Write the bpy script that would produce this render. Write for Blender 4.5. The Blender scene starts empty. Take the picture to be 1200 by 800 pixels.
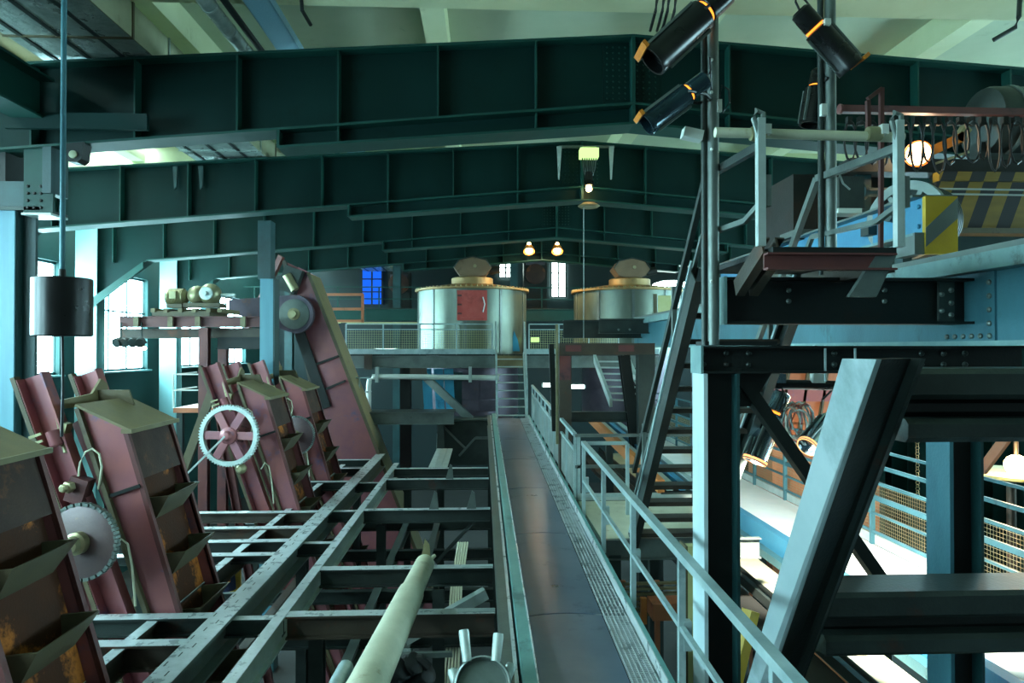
import bpy, bmesh, math, random
from mathutils import Vector as V, Matrix
random.seed(7)
S = bpy.context.scene
COL = S.collection
ZC, F = 7.5, 800.0
YAW, PITCH = math.radians(2.5), math.atan(8 / 800)

# ------------------------------------------------------------------ camera
cd = bpy.data.cameras.new('camera'); cam = bpy.data.objects.new('camera', cd); COL.objects.link(cam)
cd.lens = 24; cd.sensor_width = 36; cd.clip_start = .05; cd.clip_end = 200
cam.location = (0, 0, ZC); cam.rotation_euler = (math.pi / 2 + PITCH, 0, -YAW)
S.camera = cam

# ------------------------------------------------------------------ world, exposure
w = bpy.data.worlds.new('world'); S.world = w; w.use_nodes = True
bgn = w.node_tree.nodes['Background']
bgn.inputs[0].default_value = (.62, .95, 1, 1); bgn.inputs[1].default_value = .15
S.view_settings.view_transform = 'Standard'; S.view_settings.look = 'None'
S.view_settings.exposure = 0.3; S.view_settings.gamma = 1.0; S.view_settings.use_curve_mapping = False
WINDOW_STRENGTH = 30.0
TOPLIGHT_STRENGTH = 34.0

# ------------------------------------------------------------------ materials
def hx(s):
    s = s.lstrip('#'); r = []
    for i in (0, 2, 4):
        c = int(s[i:i + 2], 16) / 255
        r.append(c / 12.92 if c <= .04045 else ((c + .055) / 1.055) ** 2.4)
    return (*r, 1)
MAT = {}
def mat(name, base, c2=None, c3=None, rough=.5, metal=0., sc=2.5, sc3=1.3, t3=.58, bump=.12, bsc=40, streak=1.0, rv=.15, spec=.5):
    m = bpy.data.materials.new(name); m.use_nodes = True; nt = m.node_tree; N = nt.nodes; L = nt.links
    b = N['Principled BSDF']
    tc = N.new('ShaderNodeTexCoord'); oi = N.new('ShaderNodeObjectInfo')
    mp = N.new('ShaderNodeMapping'); mp.inputs['Scale'].default_value = (1, 1, streak)
    ad = N.new('ShaderNodeVectorMath'); ad.operation = 'ADD'
    ml = N.new('ShaderNodeVectorMath'); ml.operation = 'SCALE'; ml.inputs['Scale'].default_value = 37.0
    cb = N.new('ShaderNodeCombineXYZ')
    L.new(oi.outputs['Random'], cb.inputs[0]); L.new(oi.outputs['Random'], cb.inputs[1])
    L.new(cb.outputs[0], ml.inputs[0]); L.new(tc.outputs['Object'], ad.inputs[0]); L.new(ml.outputs[0], ad.inputs[1])
    L.new(ad.outputs[0], mp.inputs[0])
    n1 = N.new('ShaderNodeTexNoise'); n1.inputs['Scale'].default_value = sc; n1.inputs['Detail'].default_value = 6; n1.inputs['Roughness'].default_value = .62
    L.new(mp.outputs[0], n1.inputs['Vector'])
    r1 = N.new('ShaderNodeValToRGB'); r1.color_ramp.elements[0].position = .32; r1.color_ramp.elements[1].position = .68
    r1.color_ramp.elements[0].color = hx(base); r1.color_ramp.elements[1].color = hx(c2 or base)
    L.new(n1.outputs['Fac'], r1.inputs[0]); out = r1.outputs[0]
    if c3:
        n2 = N.new('ShaderNodeTexNoise'); n2.inputs['Scale'].default_value = sc3; n2.inputs['Detail'].default_value = 9; n2.inputs['Roughness'].default_value = .7
        L.new(mp.outputs[0], n2.inputs['Vector'])
        r2 = N.new('ShaderNodeValToRGB'); r2.color_ramp.elements[0].position = t3; r2.color_ramp.elements[1].position = min(1, t3 + .1)
        L.new(n2.outputs['Fac'], r2.inputs[0])
        mx = N.new('ShaderNodeMixRGB'); mx.inputs[2].default_value = hx(c3)
        L.new(r2.outputs[0], mx.inputs[0]); L.new(out, mx.inputs[1]); out = mx.outputs[0]
    L.new(out, b.inputs['Base Color'])
    mr = N.new('ShaderNodeMapRange'); mr.inputs['To Min'].default_value = max(.05, rough - rv); mr.inputs['To Max'].default_value = min(1, rough + rv)
    L.new(n1.outputs['Fac'], mr.inputs['Value']); L.new(mr.outputs[0], b.inputs['Roughness'])
    b.inputs['Metallic'].default_value = metal; b.inputs['Specular IOR Level'].default_value = spec
    if bump:
        n3 = N.new('ShaderNodeTexNoise'); n3.inputs['Scale'].default_value = bsc; n3.inputs['Detail'].default_value = 3
        L.new(ad.outputs[0], n3.inputs['Vector'])
        bp = N.new('ShaderNodeBump'); bp.inputs['Strength'].default_value = bump; bp.inputs['Distance'].default_value = .02
        L.new(n3.outputs['Fac'], bp.inputs['Height']); L.new(bp.outputs[0], b.inputs['Normal'])
    MAT[name] = m; return m
def emat(name, col, st):
    m = bpy.data.materials.new(name); m.use_nodes = True; nt = m.node_tree
    for n in list(nt.nodes): nt.nodes.remove(n)
    e = nt.nodes.new('ShaderNodeEmission'); o = nt.nodes.new('ShaderNodeOutputMaterial')
    e.inputs[0].default_value = hx(col); e.inputs[1].default_value = st
    nt.links.new(e.outputs[0], o.inputs[0]); MAT[name] = m; return m
def stripes(name, ca, cb_, freq, kx, kz, ky=0):
    m = bpy.data.materials.new(name); m.use_nodes = True; nt = m.node_tree; N = nt.nodes; L = nt.links
    b = N['Principled BSDF']; tc = N.new('ShaderNodeTexCoord')
    d = N.new('ShaderNodeVectorMath'); d.operation = 'DOT_PRODUCT'; d.inputs[1].default_value = (kx * freq, ky * freq, kz * freq)
    L.new(tc.outputs['Object'], d.inputs[0])
    fr = N.new('ShaderNodeMath'); fr.operation = 'FRACT'; L.new(d.outputs['Value'], fr.inputs[0])
    gt = N.new('ShaderNodeMath'); gt.operation = 'GREATER_THAN'; gt.inputs[1].default_value = .5; L.new(fr.outputs[0], gt.inputs[0])
    nz = N.new('ShaderNodeTexNoise'); nz.inputs['Scale'].default_value = 6; nz.inputs['Detail'].default_value = 6
    mx = N.new('ShaderNodeMixRGB'); mx.inputs[1].default_value = hx(ca); mx.inputs[2].default_value = hx(cb_); L.new(gt.outputs[0], mx.inputs[0])
    m2 = N.new('ShaderNodeMixRGB'); m2.blend_type = 'MULTIPLY'; m2.inputs[0].default_value = .6
    L.new(mx.outputs[0], m2.inputs[1]); L.new(nz.outputs['Fac'], m2.inputs[2]); L.new(m2.outputs[0], b.inputs['Base Color'])
    b.inputs['Roughness'].default_value = .6; MAT[name] = m; return m

mat('teal_paint', '#04211f', '#062825', '#041c1a', rough=.55, sc=1.2, bump=.03, spec=.15)
mat('teal_edge', '#0b352f', '#0f3f38', rough=.5, sc=1.2, bump=.03, spec=.3)
mat('lit_face_steel', '#a5bcc0', '#bccdd0', '#93a8aa', rough=.42, sc=3, streak=.15, bump=.04)  # pale tone holds the light falling on left-facing flanges
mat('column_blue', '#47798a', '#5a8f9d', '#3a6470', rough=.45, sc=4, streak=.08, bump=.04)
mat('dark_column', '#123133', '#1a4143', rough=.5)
mat('girder_blue', '#315a65', '#457580', '#2f4044', rough=.45, sc=1.6, streak=.4, metal=.15, t3=.6, spec=.35)
mat('rail_blue', '#5f7f80', '#7b9a98', '#46504d', rough=.5, sc=3, metal=.25)
mat('car_blue', '#2f7396', '#4088a8', '#34505c', rough=.45, sc=2, t3=.6)
mat('black_steel', '#0f1413', '#181e1c', '#221812', rough=.5, metal=.1, sc=2, spec=.4)
mat('dark_steel', '#2b3331', '#3a4441', '#4a342a', rough=.46, metal=.45, sc=2.2, t3=.6)
mat('brown_steel', '#3d3630', '#4d463c', '#5c3a2a', rough=.46, metal=.4, sc=2.2, t3=.56)
mat('grey_steel', '#59625f', '#707b76', '#453f36', rough=.42, metal=.45, sc=2.5, t3=.62)
mat('pale_steel', '#98a8a5', '#b6c2be', '#6f7672', rough=.4, metal=.25, sc=3, t3=.66)
mat('bright_lit_steel', '#a6aeb0', '#c6cccd', '#6f726e', rough=.3, metal=.2, sc=5, t3=.64)  # pale tone for overhead light on beam tops, also walkway strips and grating
mat('galvanised', '#94abad', '#b1c4c4', '#7f9394', rough=.36, metal=.3, sc=6)
mat('plate_steel', '#7c8aa2', '#949db2', '#66748a', rough=.3, metal=.7, sc=1.1, bump=.0, rv=.08)
mat('mauve_paint', '#a0615f', '#8a5560', '#675b78', rough=.36, metal=.2, sc=1.7, sc3=1.6, t3=.58, bump=.05)
mat('red_brown', '#6a3a35', '#553236', '#33272b', rough=.5, metal=.15, sc=2, sc3=2, t3=.58)
mat('rust_plate', '#3a1f12', '#4a2817', '#b5682a', rough=.7, metal=.0, sc=2.2, sc3=1.9, t3=.53, bump=.2, spec=.2)
mat('dark_plum', '#40291f', '#33221f', '#7a4524', rough=.55, metal=.1, sc=2.2, t3=.55, spec=.3)
mat('sprocket', '#574a4e', '#6b5a58', '#8a6f50', rough=.4, metal=.45, sc=3, sc3=4, t3=.64)
mat('tan_plate', '#645b3e', '#7b7150', '#523f2b', rough=.55, sc=2.2, t3=.6)
mat('olive_edge', '#4c4530', '#5c5339', '#3f2c1f', rough=.55, sc=3)
mat('bucket_steel', '#514a3a', '#655d48', '#43301f', rough=.5, metal=.25, sc=3)
mat('cream_concrete', '#c3c9a0', '#cdd2ad', '#b3b98f', rough=.8, sc=1.2, t3=.6, bump=.05)
mat('cream_panel', '#a9b59a', '#b4bfa6', '#98a48c', rough=.8, sc=.9, t3=.6, bump=.04)
mat('duct_side', '#8b8e72', '#9b9d80', '#77785e', rough=.6, sc=3)
mat('foil', '#b4c0ba', '#90a099', rough=.3, metal=.5, sc=3, bump=1., bsc=9)
mat('perforated', '#7fa7b5', '#6a94a4', rough=.45, metal=.4, sc=60, bump=.5, bsc=120)
mat('black_lamp', '#0b0c0c', '#131515', rough=.3, metal=.3, sc=3, bump=0)
mat('spot_blue', '#20343c', '#2c4650', rough=.22, metal=.6, sc=3, bump=.02)
mat('chrome', '#9fb8c4', '#b9cdd6', rough=.15, metal=1., sc=3, bump=.02)
mat('gel_orange', '#c8761c', '#a85d14', rough=.4)
mat('tank_steel', '#566058', '#727b6e', '#474a40', rough=.38, metal=.7, sc=1.4, streak=.35, t3=.62, bump=.03)
mat('tank_top', '#8a6f45', '#9a7f55', '#5c4a30', rough=.5, metal=.5, sc=2)
mat('red_hatch', '#b0433c', '#bd5750', '#8f3630', rough=.45, sc=3)
mat('blue_paint', '#2f86a8', '#3f9cbd', '#1f5f7c', rough=.45, sc=2)
mat('purple_plate', '#4b434f', '#5e5560', '#6a4d45', rough=.4, metal=.5, sc=2)
mat('pale_pipe', '#b9b99f', '#cccbb3', '#9c9270', rough=.55, sc=4, sc3=3, t3=.6, bump=.15)
mat('teal_rail', '#5c8f8d', '#75a5a1', '#4c7270', rough=.4, metal=.2, sc=3)
mat('mixer_brown', '#6b5743', '#7c6750', '#4d3d2e', rough=.5, metal=.3, sc=2)
mat('grime_floor', '#1a1c1a', '#232521', '#2f2a22', rough=.8, sc=.8)
mat('wall_teal', '#173634', '#1d3f3c', '#142e2d', rough=.6, sc=.6, bump=.03, spec=.2)
mat('lit_column_face', '#7fb5b8', '#8cc0c2', rough=.6, sc=.8, bump=.03)  # pale tone carries the daylight on the left columns
mat('back_wall', '#0a1d1e', '#0e2627', rough=.7, sc=.5)
mat('copper_box', '#a8623f', '#b8704a', '#70452f', rough=.5, sc=2)
mat('orange_paint', '#b5642c', '#c27436', rough=.5)
mat('yellow_paint', '#c9a41e', '#b7941f', '#8d7420', rough=.55, sc=3, t3=.62)
mat('grey_paint', '#58625f', '#66706c', rough=.55)
mat('yellow_panel', '#d2a437', '#dab04a', rough=.6)
mat('pale_yellow', '#b7b57c', '#c2bf8b', rough=.6)
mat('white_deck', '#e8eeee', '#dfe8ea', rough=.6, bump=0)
mat('cable_black', '#15181a', rough=.5)
mat('cable_grey', '#8f9c98', rough=.5)
mat('cable_red', '#a05a50', rough=.5)
mat('rubber', '#101212', '#191c1c', rough=.6)
mat('white_plastic', '#cdd3cb', rough=.5, bump=0)
mat('navy_cloth', '#1c2440', '#262f50', rough=.8)
mat('skin', '#b98468', rough=.6, bump=0)
mat('brass', '#8a8464', '#a09a78', rough=.4, metal=.6, sc=6)
stripes('hazard', '#0c1013', '#8a6f12', 2.6, 1, -.38)
emat('day_pane', '#bdf4ff', WINDOW_STRENGTH)
emat('blue_pane', '#1450c8', 1.6)
emat('lamp_warm', '#ffd08a', 40)
emat('lens_warm', '#ffc890', 9)
emat('sign_glow', '#c8ff9a', 1.2)
emat('vent_glow', '#ff9030', 2.2)
emat('rim_glow', '#ffb070', 1.8)
emat('roof_pane', '#d4fbff', TOPLIGHT_STRENGTH)  # added overhead glow, mostly out of view
emat('tube_glow', '#e0fff8', 12)

# ------------------------------------------------------------------ geometry helpers
fv = V((math.sin(YAW) * math.cos(PITCH), math.cos(YAW) * math.cos(PITCH), math.sin(PITCH)))
rv_ = V((math.cos(YAW), -math.sin(YAW), 0)); uv_ = rv_.cross(fv)
def ray(px, py): return fv + rv_ * ((px - 600) / F) + uv_ * ((400 - py) / F)
def P(px, py, Y):
    d = ray(px, py); return V((0, 0, ZC)) + d * (Y / d.y)
def W(x, y, z): return V((x, y, ZC + z))
Z = V((0, 0, 1)); X = V((1, 0, 0)); YV = V((0, 1, 0))
ORG = {}
def Iprof(h, w, tf, tw):
    a, b, c, d = w / 2, h / 2, tw / 2, h / 2 - tf
    return [(-a, -b), (a, -b), (a, -d), (c, -d), (c, d), (a, d), (a, b), (-a, b), (-a, d), (-c, d), (-c, -d), (-a, -d)]
def Cprof(h, w, t):
    a, b = w / 2, h / 2
    return [(-a, -b), (a, -b), (a, -b + t), (-a + t, -b + t), (-a + t, b - t), (a, b - t), (a, b), (-a, b)]
def Rprof(w, h): return [(-w / 2, -h / 2), (w / 2, -h / 2), (w / 2, h / 2), (-w / 2, h / 2)]
def Lprof(w, h, t): return [(0, 0), (w, 0), (w, t), (t, t), (t, h), (0, h)]

class MB:
    def __init__(s): s.v = []; s.f = []
    def add(s, vs, fs):
        n = len(s.v); s.v += [V(a) for a in vs]; s.f += [tuple(i + n for i in f) for f in fs]; return s
    def box(s, c, d, rot=None):
        c = V(c); vs = []
        for k in range(8):
            p = V(((k & 1) - .5, ((k >> 1) & 1) - .5, ((k >> 2) & 1) - .5)); p = V((p.x * d[0], p.y * d[1], p.z * d[2]))
            vs.append(c + (rot @ p if rot else p))
        return s.add(vs, [(0, 2, 3, 1), (4, 5, 7, 6), (0, 1, 5, 4), (2, 6, 7, 3), (0, 4, 6, 2), (1, 3, 7, 5)])
    def bx(s, x0, x1, y0, y1, z0, z1): return s.box(((x0 + x1) / 2, (y0 + y1) / 2, ZC + (z0 + z1) / 2), (abs(x1 - x0), abs(y1 - y0), abs(z1 - z0)))
    def prof(s, p, q, pts, up=Z):
        p, q = V(p), V(q); d = (q - p).normalized(); sd = d.cross(V(up))
        if sd.length < 1e-4: sd = d.cross(YV)
        sd.normalize(); u = sd.cross(d); n = len(pts)
        vs = [p + sd * a + u * b for a, b in pts] + [q + sd * a + u * b for a, b in pts]
        fs = [(i, (i + 1) % n, n + (i + 1) % n, n + i) for i in range(n)] + [tuple(range(n))[::-1], tuple(range(n, 2 * n))]
        return s.add(vs, fs)
    def ib(s, p, q, h, w, tf=.02, tw=.014, up=Z): return s.prof(p, q, Iprof(h, w, tf, tw), up)
    def ch(s, p, q, h, w, t=.014, up=Z): return s.prof(p, q, Cprof(h, w, t), up)
    def bar(s, p, q, w, h=None, up=Z): return s.prof(p, q, Rprof(w, h or w), up)
    def tube(s, p, q, r, n=12, r2=None):
        p, q = V(p), V(q); d = (q - p).normalized(); a = d.orthogonal().normalized(); b = d.cross(a); r2 = r if r2 is None else r2
        vs = [p + (a * math.cos(t) + b * math.sin(t)) * r for t in [2 * math.pi * i / n for i in range(n)]]
        vs += [q + (a * math.cos(t) + b * math.sin(t)) * r2 for t in [2 * math.pi * i / n for i in range(n)]]
        return s.add(vs, [(i, (i + 1) % n, n + (i + 1) % n, n + i) for i in range(n)] + [tuple(range(n))[::-1], tuple(range(n, 2 * n))])
    def lathe(s, c, ax, prof, n=24, cap=True, a0=0):
        c = V(c); d = V(ax).normalized(); a = d.orthogonal().normalized(); b = d.cross(a); vs = []; fs = []
        for r, t in prof:
            for i in range(n):
                g = a0 + 2 * math.pi * i / n; vs.append(c + d * t + (a * math.cos(g) + b * math.sin(g)) * r)
        for k in range(len(prof) - 1):
            for i in range(n): fs.append((k * n + i, k * n + (i + 1) % n, (k + 1) * n + (i + 1) % n, (k + 1) * n + i))
        if cap: fs += [tuple(range(n))[::-1], tuple(range((len(prof) - 1) * n, len(prof) * n))]
        return s.add(vs, fs)
    def path(s, pts, r, n=6):
        pts = [V(p) for p in pts]; vs = []; fs = []; m = len(pts)
        for k, p in enumerate(pts):
            d = (pts[min(k + 1, m - 1)] - pts[max(k - 1, 0)])
            d = d.normalized() if d.length > 1e-9 else Z
            ref = Z if abs(d.z) < .9 else X
            a = d.cross(ref).normalized(); b = d.cross(a)
            for i in range(n):
                g = 2 * math.pi * i / n; vs.append(p + (a * math.cos(g) + b * math.sin(g)) * r)
        for k in range(m - 1):
            for i in range(n): fs.append((k * n + i, k * n + (i + 1) % n, (k + 1) * n + (i + 1) % n, (k + 1) * n + i))
        fs += [tuple(range(n))[::-1], tuple(range((m - 1) * n, m * n))]
        return s.add(vs, fs)
    def prism(s, poly, vec):
        n = len(poly); a = [V(p) for p in poly]; vs = a + [p + V(vec) for p in a]
        return s.add(vs, [(i, (i + 1) % n, n + (i + 1) % n, n + i) for i in range(n)] + [tuple(range(n))[::-1], tuple(range(n, 2 * n))])
    def ball(s, c, r, n=12):
        return s.lathe(c, Z, [(max(.001, r * math.sin(math.pi * k / 8)), -r * math.cos(math.pi * k / 8)) for k in range(9)], n)
    def hull(s, pts):   # 8 corners: bottom 4 then top 4
        return s.add(pts, [(0, 3, 2, 1), (4, 5, 6, 7), (0, 1, 5, 4), (1, 2, 6, 5), (2, 3, 7, 6), (3, 0, 4, 7)])
    def mesh(s, name, o=None, smooth=True):
        xs = [p.x for p in s.v]; ys = [p.y for p in s.v]; zs = [p.z for p in s.v]
        if o is None: o = V(((min(xs) + max(xs)) / 2, (min(ys) + max(ys)) / 2, min(zs)))
        me = bpy.data.meshes.new(name); me.from_pydata([p - o for p in s.v], [], s.f); me.update()
        b = bmesh.new(); b.from_mesh(me); bmesh.ops.recalc_face_normals(b, faces=b.faces); b.to_mesh(me); b.free()
        if smooth:
            me.polygons.foreach_set('use_smooth', [True] * len(me.polygons)); me.set_sharp_from_angle(angle=.65)
        return me, o
    def build(s, name, m, parent=None, label=None, cat=None, group=None, kind=None):
        me, o = s.mesh(name); me.materials.append(MAT[m])
        ob = bpy.data.objects.new(name, me); COL.objects.link(ob); ORG[ob.name] = o
        if parent: ob.parent = parent; ob.location = o - ORG[parent.name]
        else: ob.location = o
        tag(ob, label, cat, group, kind); return ob
def tag(o, label=None, cat=None, group=None, kind=None):
    if label: o['label'] = label
    if cat: o['category'] = cat
    if group: o['group'] = group
    if kind: o['kind'] = kind
    return o
def thing(name, label, cat, loc, group=None):
    o = bpy.data.objects.new(name, None); COL.objects.link(o); o.location = loc; o.empty_display_size = .1
    ORG[o.name] = V(loc); return tag(o, label, cat, group)
SH = {}
def bits(name, key, mk, m, parent, pos):
    """many small alike parts sharing one mesh; mk(MB) draws one about the origin"""
    if key not in SH:
        b = MB(); mk(b); me, _ = b.mesh(name, V((0, 0, 0))); me.materials.append(MAT[m]); SH[key] = me
    for p in pos:
        ob = bpy.data.objects.new(name, SH[key]); COL.objects.link(ob); ob.parent = parent; ob.location = V(p) - ORG[parent.name]; ORG[ob.name] = V(p)
def boltsY(parent, pos, r=.02, m='dark_steel'):
    bits('bolt', ('boltY', r, m), lambda b: b.lathe((0, 0, 0), (0, -1, 0), [(r, 0), (r, r * .6), (r * .6, r)], 8), m, parent, pos)
def boltsX(parent, pos, r=.02, m='dark_steel'):
    bits('bolt', ('boltX', r, m), lambda b: b.lathe((0, 0, 0), (-1, 0, 0), [(r, 0), (r, r * .6), (r * .6, r)], 8), m, parent, pos)
def wiremesh(mb, p, q, z0, z1, s=.05, t=.004):
    p, q = V(p), V(q); L = (q - p).length; n = max(1, int(L / s))
    for i in range(n + 1):
        a = p.lerp(q, i / n); mb.bar(a + Z * z0, a + Z * z1, t, t, up=(q - p))
    m = max(1, int((z1 - z0) / s))
    for j in range(m + 1): mb.bar(p + Z * (z0 + (z1 - z0) * j / m), q + Z * (z0 + (z1 - z0) * j / m), t, t)
    return mb
def rail(parent, p, q, z, m='galvanised', r=.03, name='handrail', square=True):
    b = MB(); a, c = V(p) + Z * z, V(q) + Z * z
    (b.bar(a, c, r * 1.8, r * 1.8) if square else b.tube(a, c, r, 10)); return b.build(name, m, parent)
def posts(parent, pts, h, m='galvanised', t=.05, name='post'):
    for p in pts: MB().bar(V(p), V(p) + Z * h, t, t, up=YV).build(name, m, parent)

# ================================================================== THE SETTING
XR, XL, XRT = 2.2, -11.3, 15.7            # ridge, left and right column lines
FRAMES = [10.0, 15.1, 20.2, 25.3]
MB().bx(-13, 17, -10, 40, -ZC - .3, -ZC).build('floor', 'grime_floor', kind='structure', label='dark hall floor far below the walkway', cat='floor')
ce = MB().bx(-7.2, 17, -9, 40, 5.5, 5.7).bx(-13, -10.6, -9, 40, 5.5, 5.7).build('ceiling', 'cream_panel', kind='structure', label='pale green cream concrete roof slab', cat='ceiling')
for y in (8.95, 14.05, 19.15, 24.25, 29.35):
    MB().bx(-12.5, 16.6, y - .32, y + .32, 4.62, 5.5).build('ceiling_beam', 'cream_concrete', ce)
for x in (-9.3, -5.0, -.75, 3.5, 7.7, 12):
    MB().bx(x - .18, x + .18, 3.0, 38, 5.05, 5.5).build('ceiling_rib', 'cream_concrete', ce)
for i in range(9):                         # roof panes added for top light above the left aisle, mostly out of view
    y0_ = -8.4 + 5.1 * i
    rl = thing('window_%d' % (51 + i), 'glowing roof pane added as top light above the left aisle, %s bay from behind the camera' % ['first', 'second', 'third', 'fourth', 'fifth', 'sixth', 'seventh', 'eighth', 'ninth'][i], 'added top light', W(-8.9, y0_ + 2.4, 5.5)); tag(rl, kind='structure')
    for x0_, x1_ in ((-10.5, -9.75), (-9.65, -8.95)): MB().bx(x0_, x1_, y0_, y0_ + 4.9, 5.6, 5.62).build('pane', 'roof_pane', rl)
    for x0_, x1_ in ((-9.75, -9.65), (-8.95, -7.2)): MB().bx(x0_, x1_, y0_, y0_ + 4.9, 5.55, 5.6).build('roof_panel', 'tan_plate', rl)
    fm = MB()
    for xx in (-10.55, -9.7, -8.9, -8.3, -7.7): fm.bx(xx - .05, xx + .05, y0_, y0_ + 4.9, 5.48, 5.6)
    fm.bx(-10.6, -7.2, y0_ - .2, y0_, 5.5, 5.7); fm.build('window_frame', 'dark_column', rl)
# left wall with a row of tall windows, one per bay (bays go on behind the camera)
XW = -12.0
wl = MB()
wl.bx(XW - .3, XW, -9, 38, -ZC, -.75); wl.bx(XW - .3, XW, -9, 38, 2.45, 5.5)
wins = []; y = -5.3 - .0
while y < 34: wins.append((y + 1.45, y + 4.85)); y += 5.1
e = -9
for a, b_ in wins: wl.bx(XW - .3, XW, e, a, -.75, 2.45); e = b_
wl.bx(XW - .3, XW, e, 38, -.75, 2.45)
wl.build('wall_left', 'wall_teal', kind='structure', label='dark teal side wall with tall windows on the left', cat='wall')
for i, (a, b_) in enumerate(wins):
    t = thing('window_%d' % (i + 1), 'tall overexposed daylight window in the left wall, bay %s from the far end' % ['eighth', 'seventh', 'sixth', 'fifth', 'fourth', 'third', 'second', 'first'][min(i, 7)], 'window', W(XW, (a + b_) / 2, -.75)); tag(t, kind='structure')
    MB().bx(XW - .22, XW - .2, a, b_, -.75, 2.45).build('pane', 'day_pane', t)
    f = MB()
    for k in range(4): yy = a + (b_ - a) * k / 3; f.bx(XW - .2, XW - .14, yy - .02, yy + .02, -.75, 2.45)
    f.bx(XW - .2, XW - .12, a, b_, -.75, -.68); f.bx(XW - .2, XW - .12, a, b_, 2.38, 2.45); f.bx(XW - .2, XW - .12, a, b_, 1.2, 1.25)
    f.build('window_frame', 'dark_column', t)
    MB().bx(XW, XW + .14, a - .05, b_ + .05, -.8, -.75).build('window_sill', 'rail_blue', t)
bw = MB().bx(-12.3, 17, 38, 38.3, -ZC, 5.5).build('wall_back', 'back_wall', kind='structure', label='dark back wall of the hall', cat='wall')
wr = MB(); wr.bx(16.3, 16.6, 3, 38, -ZC, -1.2); wr.bx(16.3, 16.6, 3, 38, 2.2, 5.5)
for a in (3, 9, 14.1, 19.2, 24.3, 29.4, 34.5): wr.bx(16.3, 16.6, a, a + 1.9, -1.2, 2.2)
wr.bx(16.3, 16.6, 36, 38, -1.2, 2.2)
wr.build('wall_right', 'wall_teal', kind='structure', label='dark teal side wall on the right', cat='wall')
for i, a in enumerate((4.9, 10.9, 16, 21.1, 26.2, 31.3)):
    b_ = [9, 14.1, 19.2, 24.3, 29.4, 34.5][i]
    t = thing('window_%d' % (i + 21), 'daylight window in the right wall, %s from the front' % ['first', 'second', 'third', 'fourth', 'fifth', 'sixth'][i], 'window', W(16.4, (a + b_) / 2, -1.2)); tag(t, kind='structure')
    MB().bx(16.5, 16.52, a, b_, -1.2, 2.2).build('pane', 'day_pane', t)
    f = MB()
    for k in range(5): yy = a + (b_ - a) * k / 4; f.bx(16.42, 16.5, yy - .035, yy + .035, -1.2, 2.2)
    f.build('window_frame', 'dark_column', t)
# windows in the back wall
for n, (x0, x1, y0, y1, mm, lab) in enumerate([(424, 448, 312, 357, 'blue_pane', 'deep blue lit window in the back wall left of the tank'),
        (646, 663, 306, 348, 'tube_glow', 'pale bright window high in the back wall between the tanks'),
        (585, 600, 308, 325, 'tube_glow', 'small pale window behind the near tank lid')]):
    a, b_ = P(x0, y1, 37.9), P(x1, y0, 37.9)
    t = thing('window_%d' % (31 + n), lab, 'window', (a + b_) / 2); tag(t, kind='structure')
    MB().box(((a.x + b_.x) / 2, 37.9, (a.z + b_.z) / 2), (b_.x - a.x, .04, b_.z - a.z)).build('pane', mm, t)
    f = MB()
    for k in range(3): xx = a.x + (b_.x - a.x) * k / 2; f.bar((xx, 37.85, a.z), (xx, 37.85, b_.z), .08, .06, up=YV)
    for k in range(4): zz = a.z + (b_.z - a.z) * k / 3; f.bar((a.x, 37.85, zz), (b_.x, 37.85, zz), .08, .06)
    f.build('window_frame', 'black_steel', t)

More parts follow.
